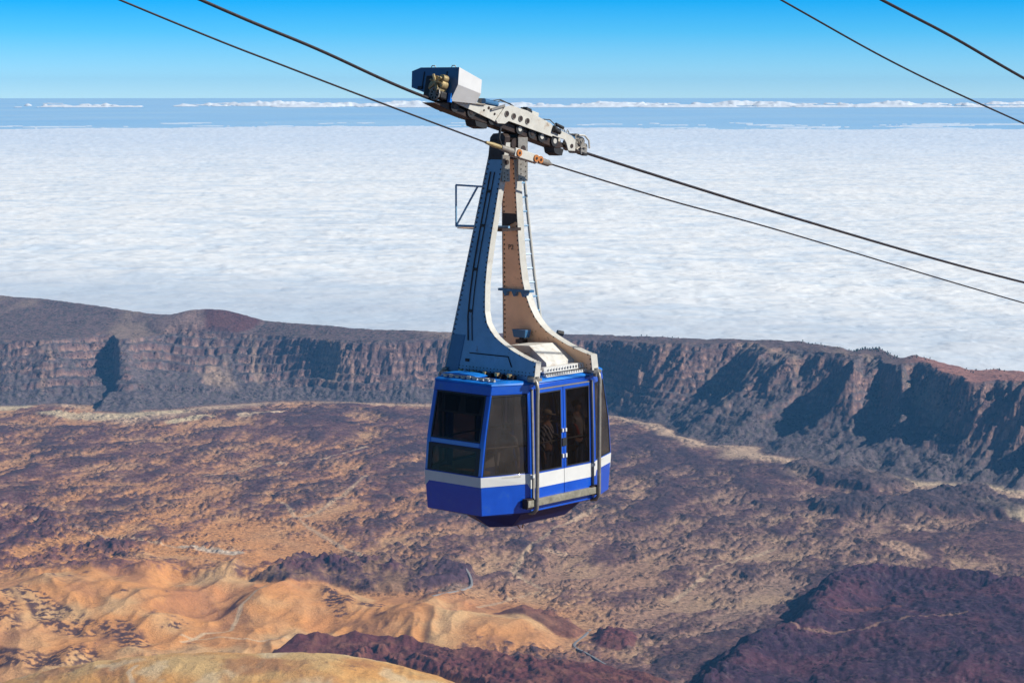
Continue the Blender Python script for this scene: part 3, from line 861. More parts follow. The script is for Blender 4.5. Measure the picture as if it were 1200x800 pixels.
# ragged far edge
ex = fbm(CX, CY, 16000, 3, 251)
keep = avg(CY + 17000 * ex) < 118000
o = grid_mesh('cloud_sea', CX, CY, CZZ, MC, ctop, None, keep)
tag(o, label='endless white sea of clouds filling the view beyond the cliffs', kind='structure')

# far banks of cloud over the open sea
def bank(name, y0, y1, nr, zb, hgt, thr, seed, half, wl, label, fade=.3):
    BX, BY = fan(np.linspace(y0, y1, nr), 1000, math.radians(half))
    s = (BY - y0) / (y1 - y0)
    env = np.sin(np.pi * np.clip(s, 0, 1)) ** .6
    f = fbm(BX, BY * .6, wl, 5, seed, .6) + .35 * fbm(BX, BY, wl * 5, 2, seed + 5)
    m_ = np.clip(f - thr - (.22 * sstep(.0, -.16, BX / BY) if hgt > 500 else .1 * sstep(.1, -.1, BX / BY)), 0, 1)
    Zb = zb + hgt * np.minimum(m_ * 3.2, 1) ** .6 * env * (0.7 + .6 * ridged(BX, BY, wl * .3, 2, seed + 9))
    cc = np.ones(BX.shape + (3,), np.float32) * C3(.92, .92, .92)
    cc = mixc(cc, cc * 0 + C3(.55, .72, .90), np.ones(BX.shape) * fade)
    o = grid_mesh(name, BX, BY, Zb, MC, cc, None, avg(m_ * env) > .004)
    tag(o, label=label, kind='structure')


bank('far_cloud_bank', 430000, 560000, 22, H - 3270, 860, .04, 301, 15, 16000, 'thin line of white cumulus along the sea horizon', .4)
bank('middle_cloud_bank', 175000, 230000, 20, H - 3297, 90, .16, 331, 15, 9000, 'faint scattered clouds over the blue water', .8)

# sea
ms = bpy.data.materials.new('sea_water'); ms.use_nodes = True
b_ = ms.node_tree.nodes['Principled BSDF']
b_.inputs['Base Color'].default_value = (0.06, 0.30, 0.62, 1); b_.inputs['Roughness'].default_value = 0.45
nn = ms.node_tree.nodes.new('ShaderNodeTexNoise'); nn.inputs['Scale'].default_value = 0.00003; nn.inputs['Detail'].default_value = 6
gg = ms.node_tree.nodes.new('ShaderNodeNewGeometry'); ms.node_tree.links.new(gg.outputs['Position'], nn.inputs['Vector'])
cr_ = ms.node_tree.nodes.new('ShaderNodeValToRGB')
cr_.color_ramp.elements[0].position = .3; cr_.color_ramp.elements[0].color = (0.34, 0.64, 0.96, 1)
cr_.color_ramp.elements[1].position = .75; cr_.color_ramp.elements[1].color = (0.48, 0.74, 0.97, 1)
ms.node_tree.links.new(nn.outputs['Fac'], cr_.inputs[0]); ms.node_tree.links.new(cr_.outputs[0], b_.inputs['Base Color'])
b = MB(); n = 96; Rr = 950000.0
b.add([(0, 0, H - 3300)] + [(Rr * math.cos(2 * math.pi * k / n), Rr * math.sin(2 * math.pi * k / n), H - 3300) for k in range(n)],
      [(0, 1 + k, 1 + (k + 1) % n) for k in range(n)])
tag(b.build('sea', ms), label='blue ocean reaching the horizon under the clouds', kind='structure')

# pines along the rim
def pines():
    pts = []
    for i in range(150):
        u = random.choice([random.uniform(1000, 1052)] * 5 + [random.uniform(1062, 1090), random.uniform(720, 800), random.uniform(930, 1000), random.uniform(1130, 1180)])
        pts.append(u)
    us_ = np.array(pts)
    zr = np.interp(us_, T_zr[:, 0], T_zr[:, 1]); yr = depth_at(np.interp(us_, T_rim[:, 0], T_rim[:, 1]), zr) + np.array([random.uniform(60, 190) for _ in pts])
    fw = yr * math.cos(TH) + (H - zr) * math.sin(TH)
    xs = (us_ - 600) * fw / FPX
    zs = ground_at(xs, yr)
    b = MB()
    for x, y, z in zip(xs, yr, zs):
        s = random.uniform(3, 6.5)
        b.tube([(x, y, z - 2), (x, y, z + s * .5)], s * .05, 5)
        for k_ in range(3):
            b.ball((x + random.uniform(-.15, .15) * s, y, z + s * (.55 + .2 * k_)), s * (.36 - .07 * k_), 6)
    return b


M['pine'] = mat('dark_pine_foliage', (0.03, 0.05, 0.025), 0.9, var=0.4, scale=0.5)
tag(pines().build('pine_wood', M['pine'], fix=False), label='fringe of tiny dark pines on the skyline of the cliff rim', cat='trees', kind='stuff')

# ------------------------------------------------------------------ haze
hm_ = bpy.data.materials.new('haze_air'); hm_.use_nodes = True
hn = hm_.node_tree.nodes; hn.clear()
ho = hn.new('ShaderNodeOutputMaterial'); hv = hn.new('ShaderNodeVolumePrincipled')
hv.inputs['Color'].default_value = (0.16, 0.50, 1.0, 1); hv.inputs['Density'].default_value = HAZE
hv.inputs['Anisotropy'].default_value = 0.0
hm_.node_tree.links.new(hv.outputs[0], ho.inputs['Volume'])
b = MB(); b.box(-11400, 11400, -11400, 11100, float(Z.min()) - 1.5, H + 60)
o = b.build('haze', hm_)
tag(o, label='thin blue air over the whole caldera', kind='stuff')
print('terrain z', Z.min(), Z.max())

# ------------------------------------------------------------------ the cable car
YAW = math.radians(41.181)
CAR = Vector((0.166, 45.706, H - 5.863))
AX = Vector((math.sin(YAW), math.cos(YAW), 0)); CX_ = Vector((-math.cos(YAW), math.sin(YAW), 0))
RZ = math.pi / 2 - YAW


def w3(a, c, z):                       # car frame (along the ropes, across, up) to world
    return CAR + AX * a + CX_ * c + Vector((0, 0, z))


car = empty('cable_car', CAR, RZ)
tag(car, label='blue and white cable car cabin under a tall splayed hanger, hung from its grey carriage', cat='cable car')

ZL = [0.0, -1.05, -1.83, -2.6]
LL = [1.752, 1.985, 2.079, 2.029]; Lw = [0.772, 0.782, 0.765, 0.741]; LW = [1.135, 1.165, 1.18, 1.19]
LM = 1.034


def ring(z, o=0.0):
    zz = [-q for q in ZL]
    L = np.interp(-z, zz, LL) + o; wq = np.interp(-z, zz, Lw) + o * .4; W = np.interp(-z, zz, LW) + o
    return [Vector(p) for p in ((-L, wq, z), (-L, -wq, z), (-LM, -W, z), (LM, -W, z), (L, -wq, z), (L, wq, z), (LM, W, z), (-LM, W, z))]


def sp(i, t, z, off=0.0):
    r = ring(z); a = r[i]; b = r[(i + 1) % 8]
    e_ = (b - a); n_ = Vector((e_.y, -e_.x, 0)).normalized()
    m_ = (a + b) / 2
    if n_.dot(m_) < 0: n_ = -n_
    return a + e_ * t + n_ * off


def panel(b, i, t0, t1, z0, z1, off=0.0, th=0.05, nz=4):
    """a curved slab on side i of the cabin"""
    zs = [z0 + (z1 - z0) * k / nz for k in range(nz + 1)]
    fr = [[sp(i, t, z, off) for t in (t0, t1)] for z in zs]
    bk = [[sp(i, t, z, off - th) for t in (t0, t1)] for z in zs]
    V = []; F = []
    for k in range(nz + 1):
        V += [fr[k][0], fr[k][1], bk[k][1], bk[k][0]]
    for k in range(nz):
        for j in range(4):
            F.append((k * 4 + j, k * 4 + (j + 1) % 4, (k + 1) * 4 + (j + 1) % 4, (k + 1) * 4 + j))
    F.append((0, 1, 2, 3)); F.append(tuple(nz * 4 + j for j in (3, 2, 1, 0)))
    b.add(V, F)


ZT, ZB = -0.19, -1.79       # glass band
body = MB()
WIN = {}                     # windows per side
for i in (0, 4):
    WIN[i] = [(.07, .93, ZT, -1.13), (.045, .955, -1.235, ZB)]
for i in (1, 3, 5, 7):
    WIN[i] = [(.045, .945, ZT - .0, ZB)] if i in (1, 5) else [(.055, .955, ZT - .0, ZB)]
for i in range(8):
    if i in (2, 6):
        panel(body, i, 0, .075, -.0, -2.42, 0, .08, 8); panel(body, i, .925, 1, 0, -2.42, 0, .08, 8)
        panel(body, i, .075, .925, -.015, -.115, 0.004, .08, 2); panel(body, i, 0, 1, -2.42, -2.6, 0, .08, 1)
        continue
    wl = WIN[i]
    t0, t1 = wl[0][0], wl[0][1]
    panel(body, i, 0, 1, 0, wl[0][2], 0, .06, 2)
    panel(body, i, 0, 1, wl[-1][3], -2.6, 0, .06, 4)
    panel(body, i, 0, t0, wl[0][2], wl[-1][3], 0, .06, 7); panel(body, i, t1, 1, wl[0][2], wl[-1][3], 0, .06, 7)
    if len(wl) == 2:
        panel(body, i, t0, t1, wl[0][3], wl[1][2], 0, .06, 1)
body_o = body.build('cabin_body', M['blue'], car, bevel=0.012, smooth=True)

# white band
for i in range(8):
    st = MB()
    if i in (2, 6):
        panel(st, i, 0, .075, -1.83, -2.12, .004, .01, 2); st.build('white_stripe', M['white'], car)
        st = MB(); panel(st, i, .925, 1, -1.83, -2.12, .004, .01, 2)
    else:
        panel(st, i, 0, 1, -1.81, -2.01, .004, .01, 1)
        # the band widens to a point beside the doors
        tt_ = [(.93, 1.0)] if i in (1, 5) else [(.07, 0.0)]
        for ta, tb in tt_:
            A_ = [sp(i, ta, -2.01, .005), sp(i, tb, -2.01, .005), sp(i, tb, -2.12, .005)]
            st.prism(A_, [sp(i, ta, -2.01, -.003), sp(i, tb, -2.01, -.003), sp(i, tb, -2.12, -.003)])
    st.build('white_stripe', M['white'], car)

# windows
for i, wl in WIN.items():
    for j, (t0, t1, z0, z1) in enumerate(wl):
        fr = MB(); e_ = .02 if i in (0, 4) else .016
        dz = .028
        panel(fr, i, t0, t1, z0, z0 - dz, .004, .03, 1); panel(fr, i, t0, t1, z1 + dz, z1, .004, .03, 1)
        panel(fr, i, t0, t0 + e_, z0 - dz, z1 + dz, .004, .03, 6); panel(fr, i, t1 - e_, t1, z0 - dz, z1 + dz, .004, .03, 6)
        wo_ = fr.build('window', M['black'], car)
        g_ = MB(); panel(g_, i, t0 + e_, t1 - e_, z0 - dz, z1 + dz, -.008, .006, 7)
        g_.build('window_pane', M['glass'] if i in (0, 4) else M['glass_side'], wo_, smooth=True)
        if i in (0,) and j == 1:   # thick black surround of the lower front window
            s_ = MB(); panel(s_, i, t0 + e_, t0 + .07, z0 - dz, z1 + dz, .0, .02, 4); panel(s_, i, t1 - .07, t1 - e_, z0 - dz, z1 + dz, 0, .02, 4)
            panel(s_, i, t0 + .07, t1 - .07, z0 - dz, z0 - .07, 0, .02, 1)
            s_.build('window_seal', M['black'], wo_)

# doors, both sides
for i in (2, 6):
    for (t0, t1, side) in ((.085, .496, 0), (.504, .915, 1)):
        d_ = MB(); o_ = .022
        wt0, wt1 = (t0 + .012, t1 - .032) if side == 0 else (t0 + .032, t1 - .012)
        if i == 6: wt0, wt1 = t0 + .03, t1 - .03
        panel(d_, i, t0, t1, -.135, -.20, o_, .04, 1)
        panel(d_, i, t0, wt0, -.20, -1.80, o_, .04, 7); panel(d_, i, wt1, t1, -.20, -1.80, o_, .04, 7)
        panel(d_, i, t0, t1, -1.80, -1.83, o_, .04, 1)
        panel(d_, i, t0, t1, -2.12, -2.40, o_, .04, 1)
        do = d_.build('door', M['blue'], car, bevel=.004)
        s_ = MB(); panel(s_, i, t0, t1, -1.83, -2.12, o_ + .001, .04, 1); s_.build('white_stripe', M['white'], do)
        s_ = MB(); e_ = .012
        panel(s_, i, wt0, wt1, -.20, -.222, o_ + .003, .02, 1); panel(s_, i, wt0, wt1, -1.778, -1.80, o_ + .003, .02, 1)
        panel(s_, i, wt0, wt0 + e_, -.222, -1.778, o_ + .003, .02, 7); panel(s_, i, wt1 - e_, wt1, -.222, -1.778, o_ + .003, .02, 7)
        s_.build('window_seal', M['black'], do)
        g_ = MB(); panel(g_, i, wt0 + e_, wt1 - e_, -.222, -1.778, o_ - .008, .006, 7); g_.build('door_window', M['glass'], do, smooth=True)
        hb = MB(); tc_ = t1 - .02 if side == 0 else t0 + .02
        for zz_ in ((-1.0, -1.07), (-1.52, -1.60)):
            hb = MB(); panel(hb, i, tc_ - .010, tc_ + .010, zz_[0], zz_[1], o_ + .03, .03, 1)
            hb.build('handle', M['white'], do)
        if side == 0:
            lk = MB(); panel(lk, i, .47, .53, -1.20, -1.36, o_ + .02, .02, 1); lk.build('latch', M['black'], do)
    # dark recess between leaves, header rail, guide posts
    r_ = MB(); panel(r_, i, .08, .92, -.13, -2.41, -.03, .02, 6)
    r_.v = []; r_.f = []
    panel(r_, i, .085, .915, -.112, -.135, .03, .05, 1)
    r_.build('door_rail', M['steel'], car)
    for ta in (.035, .955):
        q_ = MB(); panel(q_, i, ta - .012, ta + .012, -.1, -2.40, .03, .03, 6)
        q_.build('door_guide', M['steel'], car)
        q_ = MB(); panel(q_, i, ta - .03, ta + .03, -1.84, -1.90, .05, .05, 1)
        q_.build('guide_bracket', M['white'], car)

# small lettering strip plates under the side windows
for i, ta, tb in ((1, .42, .80), (3, .15, .5)):
    q_ = MB(); panel(q_, i, ta, tb, -1.83, -1.865, .007, .01, 1); q_.build('name_plate', M['cream'], car)

# roof
rf = MB()
levels = [(0.0, 0.012), (0.035, 0.0), (0.062, -0.05), (0.075, -0.14)]
V = []; F = []
for z, o_ in levels:
    for p in ring(0, o_): V.append((p.x, p.y, z))
for k in range(3):
    for j in range(8): F.append((k * 8 + j, k * 8 + (j + 1) % 8, (k + 1) * 8 + (j + 1) % 8, (k + 1) * 8 + j))
F.append(tuple(24 + j for j in range(8))); F.append(tuple(range(8))[::-1])
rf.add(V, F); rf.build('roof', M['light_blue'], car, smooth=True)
# roof furniture
q_ = MB(); q_.prism([(-1.62, .25 + .5 * math.cos(a_) , .12 + .05 * math.sin(a_)) for a_ in np.linspace(0, 2 * math.pi, 12, endpoint=False)],
                    [(-1.28, .25 + .5 * math.cos(a_), .12 + .05 * math.sin(a_)) for a_ in np.linspace(0, 2 * math.pi, 12, endpoint=False)])
q_.build('roof_cover', M['light_blue'], car, smooth=True)
q_ = MB()
for k in range(9): q_.box(-1.66, -1.60, -.75 + k * .16, -.65 + k * .16, .075, .075 + .03 + .03 * (k % 3 == 1))
q_.tube([(-1.63, -.75, .12), (-1.63, .70, .12)], .014, 6)
q_.build('cable_connector_strip', M['cream'], car)
q_ = MB()
for k in range(8): q_.tube([(-1.25 + .02 * k, -.7 + .17 * k, .09), (-1.18 + .02 * k, -.66 + .17 * k, .15), (-1.12, -.6 + .17 * k, .10)], .016, 6)
for k in range(5): q_.box(-1.2, -1.08, -.85 + .3 * k, -.72 + .3 * k, .075, .16)
q_.build('roof_cabling', M['dark'], car)
q_ = MB()
for k in range(5):
    q_ = MB(); q_.box(-1.25, -1.17, -.80 + .33 * k, -.74 + .33 * k, .13, .19); q_.ball((-1.2, -.72 + .33 * k, .16), .035, 6); q_.build('roof_clamp', M['bronze'], car)
for (x0, x1, y0, y1) in ((1.15, 1.5, -.5, .5), (-.75, .75, .55, .95)):
    q_ = MB(); q_.box(x0, x1, y0, y1, .07, .12); q_.build('roof_hatch', M['light_blue'], car, bevel=.015)

# underbody
ub = MB()
top = [(-1.35, .55), (-1.90, -.42), (-1.22, -1.08), (.66, -1.08), (1.15, -.6), (1.15, .6), (.66, 1.08), (-1.0, 1.08)]
bot = [(-1.05, .45), (-1.60, -.58), (-1.24, -.86), (.42, -.86), (.80, -.5), (.80, .5), (.42, .86), (-.8, .86)]
V = [(*p, -2.58) for p in top] + [(*p, -2.88) for p in bot]
ub.add([(p.x, p.y, -2.6) for p in ring(-2.6, -.01)] + [(*p, -2.64) for p in top] + [(*p, -2.9) for p in bot],
       [(j, (j + 1) % 8, 8 + (j + 1) % 8, 8 + j) for j in range(8)] + [(8 + j, 8 + (j + 1) % 8, 16 + (j + 1) % 8, 16 + j) for j in range(8)] + [tuple(16 + j for j in range(8))[::-1]])
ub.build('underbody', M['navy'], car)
q_ = MB(); q_.tube([(-.62, -.5, -2.9), (-.66, -.5, -3.0), (-.60, -.52, -3.08)], .012, 6); q_.tube([(-.50, -.5, -2.9), (-.47, -.5, -3.0), (-.5, -.5, -3.09)], .012, 6)
q_.box(-.75, -.66, -.55, -.46, -3.0, -2.9)
q_.build('towing_eye', M['rust'], car)
# cabin floor and ceiling
q_ = MB(); r_ = ring(-2.45, -.07); q_.prism([(p.x, p.y, -2.5) for p in r_], [(p.x, p.y, -2.44) for p in r_]); q_.build('cabin_floor', M['interior'], car)
q_ = MB(); r_ = ring(-.1, -.1); q_.prism([(p.x, p.y, -.12) for p in r_], [(p.x, p.y, -.09) for p in r_]); q_.build('cabin_ceiling', M['interior'], car)
for i in (0, 1, 2, 3, 4, 5, 6, 7):
    q_ = MB(); q_.tube([sp(i, .05, -1.25, -.10), sp(i, .95, -1.25, -.10)], .018, 8); q_.build('handrail', M['steel'], car)
# desk standing in for the ground reflection, and screens, behind the front window
q_ = MB(); q_.hexa([(-1.80, -.55, -.62), (-1.55, -.55, -.62), (-1.55, .62, -.62), (-1.80, .62, -.62), (-1.66, -.55, -.25), (-1.5, -.55, -.25), (-1.5, .62, -.25), (-1.66, .62, -.25)])
q_.build('sun_visor', M['grey_cloth'], car)
for y0 in (-.45, .12):
    q_ = MB(); q_.box(-1.80, -1.69, y0, y0 + .34, -.58, -.27); q_.build('control_box', M['black'], car, bevel=.01)
q_ = MB(); q_.box(-1.85, -1.6, -.6, .6, -2.44, -1.75); q_.build('ground_reflection_desk', M['desk'], car, bevel=.02)

# guard tubes and bumper beam on both door sides
for sgn in (-1, 1):
    for xa, xe in ((-1.0, -1.17), (.98, .86)):
        q_ = MB()
        W_ = 1.33
        pts = [(xa - .02, sgn * 1.10, .13), (xa - .0, sgn * 1.22, .12), (xa + .0, sgn * 1.31, .04), (xa, sgn * 1.34, -.10), (xa, sgn * W_, -.4), (xa, sgn * W_, -2.40), (xa, sgn * 1.32, -2.52), (xa - .01, sgn * 1.25, -2.60), (xa, sgn * 1.12, -2.62)]
        q_.tube([Vector(p) for p in pts], .042, 10)
        q_.build('guard_tube', M['steel'], car, smooth=True)
    q_ = MB(); q_.hexa([(-1.24, sgn * 1.20, -2.47), (1.0, sgn * 1.20, -2.47), (1.0, sgn * 1.30, -2.47), (-1.24, sgn * 1.30, -2.47),
                        (-1.24, sgn * 1.20, -2.33), (1.0, sgn * 1.20, -2.33), (1.0, sgn * 1.30, -2.33), (-1.24, sgn * 1.30, -2.33)])
    q_.build('bumper_beam', M['beam'], car, bevel=.01)
    for xq in (-1.14, .93):
        q_ = MB(); q_.box(xq - .11, xq + .11, min(sgn * 1.15, sgn * 1.28), max(sgn * 1.15, sgn * 1.28), -2.5, -2.3)
        q_.build('bumper_bracket', M['dark'], car)

# hanger legs: hollow plates, front and rear
OUT = [(0.04, 1.205), (4.78, .60)]
def cout(z): return 1.205 + (0.56 - 1.205) * (z / 4.85)
inner = [(.06, -1.25), (.44, -1.25), (.48, -1.06), (.54, -.86), (.61, -.64), (.70, -.42), (.78, -.25), (.87, -.09), (.99, .05), (1.13, .17), (1.35, .28), (1.6, .36), (1.9, .41), (2.3, .42), (2.8, .40), (3.2, .37), (4.2, .30), (4.80, .26)]
def aleg(z): return .95 - .80 * z / 4.9
TH_ = .16
for s in (-1, 1):
    TH_ = .13 if s < 0 else .16
    def LP(c, z, d):      # d: 0 plate facing the cabin's front, 1 facing its back
        a_ = s * aleg(z) - TH_ / 2 + d * TH_
        return Vector((a_, c, z))
    zs = sorted(set([z for z, c in inner]))
    ci = lambda z, s=s: np.interp(z, [q[0] for q in inner], [q[1] for q in inner]) - (.085 * min(max((z - 1.2) / .5, 0), 1) if s < 0 else 0)
    for d in (0, 1):
        b = MB(); V = []; F = []
        base_a = 0.0 if d == 0 else 1.0
        for z in zs:
            for dd in ((0, .06) if d == 0 else (.94, 1.0)):
                V += [LP(cout(z), z, dd), LP(ci(z), z, dd)]
        n_ = len(zs)
        for k in range(n_ - 1):
            a_ = k * 4; b_2 = a_ + 4
            F += [(a_, a_ + 1, b_2 + 1, b_2), (a_ + 2, b_2 + 2, b_2 + 3, a_ + 3), (a_, b_2, b_2 + 2, a_ + 2), (a_ + 1, a_ + 3, b_2 + 3, b_2 + 1)]
        F += [(0, 2, 3, 1), (4 * n_ - 4, 4 * n_ - 3, 4 * n_ - 1, 4 * n_ - 2)]
        b.add(V, F)
        # outward leg faces carry a painted blue sky reflection, inward ones a brown ground reflection
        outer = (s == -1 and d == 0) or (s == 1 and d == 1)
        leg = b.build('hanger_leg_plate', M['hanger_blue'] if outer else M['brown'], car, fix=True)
        rv = MB()
        for k in range(46):
            z = .15 + k * .10
            for c in (cout(z) - .035, ci(z) + .035):
                p = LP(c, z, 0 if d == 0 else 1); sg = -1 if d == 0 else 1
                rv.add([(p.x, p.y - .018, p.z - .018), (p.x, p.y + .018, p.z - .018), (p.x, p.y + .018, p.z + .018), (p.x, p.y - .018, p.z + .018), (p.x + sg * .016, p.y, p.z)],
                       [(0, 1, 4), (1, 2, 4), (2, 3, 4), (3, 0, 4)])
        for row, zr_ in enumerate((.16, .22)):
            for k in range(24):
                c = -1.1 + k * .095
                p = LP(c, zr_, 0 if d == 0 else 1); sg = -1 if d == 0 else 1
                rv.add([(p.x, p.y - .012, p.z - .012), (p.x, p.y + .012, p.z - .012), (p.x, p.y + .012, p.z + .012), (p.x, p.y - .012, p.z + .012), (p.x + sg * .014, p.y, p.z)],
                       [(0, 1, 4), (1, 2, 4), (2, 3, 4), (3, 0, 4)])
        r2 = rv.build('rivets', M['dark'], leg); r2['kind'] = 'stuff'
        if outer:
            f_ = MB(); sg = -1 if d == 0 else 1; D0 = 0 if d == 0 else 1
            for cc_, ww in ((.10, .015), (.22, .010)):
                pts_ = []
                for z in np.linspace(.75, 4.2, 8):
                    m_ = (cout(z) + max(ci(z), 0)) / 2 + (.08 if ww > .012 else -.03)
                    pts_.append(LP(m_, z, D0) + Vector((sg * .012, 0, 0)))
                f_.tube(pts_, ww, 6)
            f_.tube([LP(.55, .5, D0) + Vector((sg * .012, 0, 0)), LP(-.5, .5, D0) + Vector((sg * .012, 0, 0)), LP(-.62, .3, D0) + Vector((sg * .012, 0, 0))], .012, 6)
            f_.build('conduit', M['dark'], leg)
            for z in (.35, 1.35, 2.2, 3.1, 3.8):
                m_ = (cout(z) + max(ci(z), 0)) / 2 + .02
                q_ = MB(); p = LP(m_, z, D0); q_.box(p.x - .02, p.x + .02, p.y - .05, p.y + .05, p.z - .03, p.z + .03); q_.build('conduit_clip', M['black'], leg)
            q_ = MB()
            A_ = [LP(cout(z) - .01, z, D0) + Vector((sg * .012, 0, 0)) for z in (.08, .85)]; B_ = [LP(cout(z) - .36, z, D0) + Vector((sg * .012, 0, 0)) for z in (.85, .08)]
            A2 = [v_ - Vector((sg * .02, 0, 0)) for v_ in A_ + B_]
            q_.prism(A_ + B_, A2); q_.build('gusset_and_reflection_plate', M['box_blue'], leg)
    # cream flanges closing the edges
    for nm_, fn, off_ in (('inner', ci, -.012), ('outer', cout, .012)):
        b = MB(); V = []; F = []
        zz_ = zs if nm_ == 'inner' else [.04, 1.5, 3, 4.80]
        for z in zz_:
            for dd in (-.12, 1.12):
                p = LP(fn(z), z, dd); V += [p + Vector((0, off_, 0)), p + Vector((0, off_ * -.3, 0))]
        n_ = len(zz_)
        for k in range(n_ - 1):
            a_ = k * 4; b_2 = a_ + 4
            F += [(a_, a_ + 2, b_2 + 2, b_2), (a_ + 1, b_2 + 1, b_2 + 3, a_ + 3), (a_, b_2, b_2 + 1, a_ + 1), (a_ + 2, a_ + 3, b_2 + 3, b_2 + 2)]
        F += [(0, 1, 3, 2), (4 * n_ - 4, 4 * n_ - 2, 4 * n_ - 1, 4 * n_ - 3)]
        b.add(V, F); b.build('leg_flange', M['cream'], car)
    # foot on the door side
    q_ = MB(); q_.box(s * .95 - .13, s * .95 + .13, -1.30, -1.14, .06, .12); q_.cyl((s * .94, -1.26, .16), (s * .94, -1.26, -.02), .05, 10)
    q_.build('leg_foot', M['steel'], car)
    q_ = MB(); q_.box(s * .95 - .16, s * .95 + .16, 1.0, 1.22, .05, .10); q_.build('leg_foot', M['steel'], car)
# cross stiffener on the rear leg's inner side
q_ = MB(); q_.box(.51, .66, .18, 1.06, 1.66, 1.71)
for k in range(3): q_.hexa([(.50, .35 + k * .25, 1.56), (.66, .35 + k * .25, 1.56), (.66, .37 + k * .25, 1.56), (.50, .37 + k * .25, 1.56), (.50, .30 + k * .25, 1.66), (.66, .30 + k * .25, 1.66), (.66, .42 + k * .25, 1.66), (.50, .42 + k * .25, 1.66)])
q_.build('stiffener', M['box_blue'], car)
# fleet number on the brown leg
def text(txt, size, m, parent, M4, nm='lettering'):
    cu = bpy.data.curves.new(nm, 'FONT'); cu.body = txt; cu.size = size; cu.extrude = .002; cu.align_x = 'CENTER'
    o = bpy.data.objects.new(nm, cu); COL.objects.link(o)
    dg = bpy.context.evaluated_depsgraph_get(); me = bpy.data.meshes.new_from_object(o.evaluated_get(dg)); bpy.data.objects.remove(o)
    me.materials.clear(); me.materials.append(m)
    o = bpy.data.objects.new(nm, me); COL.objects.link(o); o.parent = parent; o.matrix_local = M4
    return o
# local axes of writing on a face looking to -a: x runs towards -c, y up
Rm = Matrix(((0, 0, -1, 0), (-1, 0, 0, 0), (0, 1, 0, 0), (0, 0, 0, 1)))
text('P2', .15, M['dark'], car, Matrix.Translation((aleg(2.62) - TH_ / 2 - .025, .62, 2.55)) @ Rm, 'number_marking')

# head block and suspension pin
q_ = MB(); q_.box(-.30, .30, .22, .56, 4.5, 4.86); q_.build('head_block', M['dark'], car, bevel=.02)
for s in (-1, 1):
    q_ = MB(); q_.prism([(s * .12, .20, 4.45), (s * .12, .16, 4.92), (s * .12, .24, 5.0), (s * .12, .5, 4.98), (s * .12, .58, 4.9), (s * .12, .62, 4.45)],
                        [(s * .30, .20, 4.45), (s * .28, .16, 4.92), (s * .28, .24, 5.0), (s * .28, .5, 4.98), (s * .28, .58, 4.9), (s * .30, .62, 4.45)])
    q_.build('head_plate', M['dark'], car, bevel=.01)
q_ = MB(); q_.cyl((0, .14, 4.78), (0, .72, 4.78), .11, 18); q_.build('suspension_pin', M['dark'], car)
q_ = MB()
q_.box(.06, .36, .10, .13, 4.0, 4.9)
q_.box(-.40, -.18, .12, .15, 4.0, 4.55)
q_.build('gusset_and_reflection_plate', M['steel'], car, bevel=.004)
q_ = MB(); q_.cyl((.21, .09, 4.66), (.21, .11, 4.66), .075, 14); q_.cyl((-.28, .10, 4.4), (-.28, .13, 4.4), .05, 12)
for k in range(12): q_.ball((.14 + .15 * (k % 2), .095, 4.05 + .05 * k), .014, 6); q_.ball((-.35 + .1 * (k % 2), .115, 4.02 + .04 * (k % 6)), .014, 6)
q_.build('bolt_heads', M['dark'], car)['kind'] = 'stuff'
q_ = MB(); q_.tube([(-.55, .05, 5.1), (-.6, .05, 4.9), (-.52, .05, 4.72), (-.38, .1, 4.66), (-.30, .2, 4.7)], .028, 8); q_.build('hose', M['black'], car, smooth=True)

# ladder beside the rear leg
q_ = MB()
def lad(z): return Vector((np.interp(z, [0, 1.0, 1.3, 2.0, 3.5, 4.6], [1.4, 1.12, 1.05, .90, .65, .5]), .38, z))
q_.tube([lad(z) for z in (1.02, 1.3, 2.0, 2.8, 3.5, 4.6)], .034, 8)
q_.tube([lad(1.02), lad(1.02) + Vector((-.22, -.05, -.12))], .022, 6)
q_.build('ladder_rail', M['cream'], car, smooth=True)
for z in np.arange(1.25, 4.5, .30):
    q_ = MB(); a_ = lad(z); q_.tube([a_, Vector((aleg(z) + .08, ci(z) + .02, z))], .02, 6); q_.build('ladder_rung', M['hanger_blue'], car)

# service platform sticking out on the far side
def platform_frame(a_):
    q_ = MB(); r_ = .022
    q_.tube([(a_, 1.79, 3.02), (a_, 1.79, 3.88)], r_, 6); q_.tube([(a_, 1.79, 3.88), (a_, .66, 3.86)], r_, 6)
    q_.tube([(a_, 1.79, 3.02), (a_, .30, 3.05)], .03, 6); q_.tube([(a_, 1.77, 3.04), (a_, 1.18, 3.86)], r_, 6)
    return q_
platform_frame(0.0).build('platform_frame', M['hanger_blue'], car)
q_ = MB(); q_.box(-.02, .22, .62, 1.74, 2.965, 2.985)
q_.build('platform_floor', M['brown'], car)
q_ = MB(); q_.box(-.25, .35, .28, .62, 2.97, 3.03); q_.build('platform_floor', M['dark'], car)
q_ = MB(); a0 = aleg(3.1) - .08 - .035; q_.prism([(a0, .78, 2.98), (a0, .78, 3.34), (a0, .37, 3.31), (a0, .36, 3.18)], [(a0 + .02, .78, 2.98), (a0 + .02, .78, 3.34), (a0 + .02, .37, 3.31), (a0 + .02, .36, 3.18)]); q_.build('gusset_and_reflection_plate', M['dark'], car)  # added dark plate, shaped as the reflection patch on the rear leg

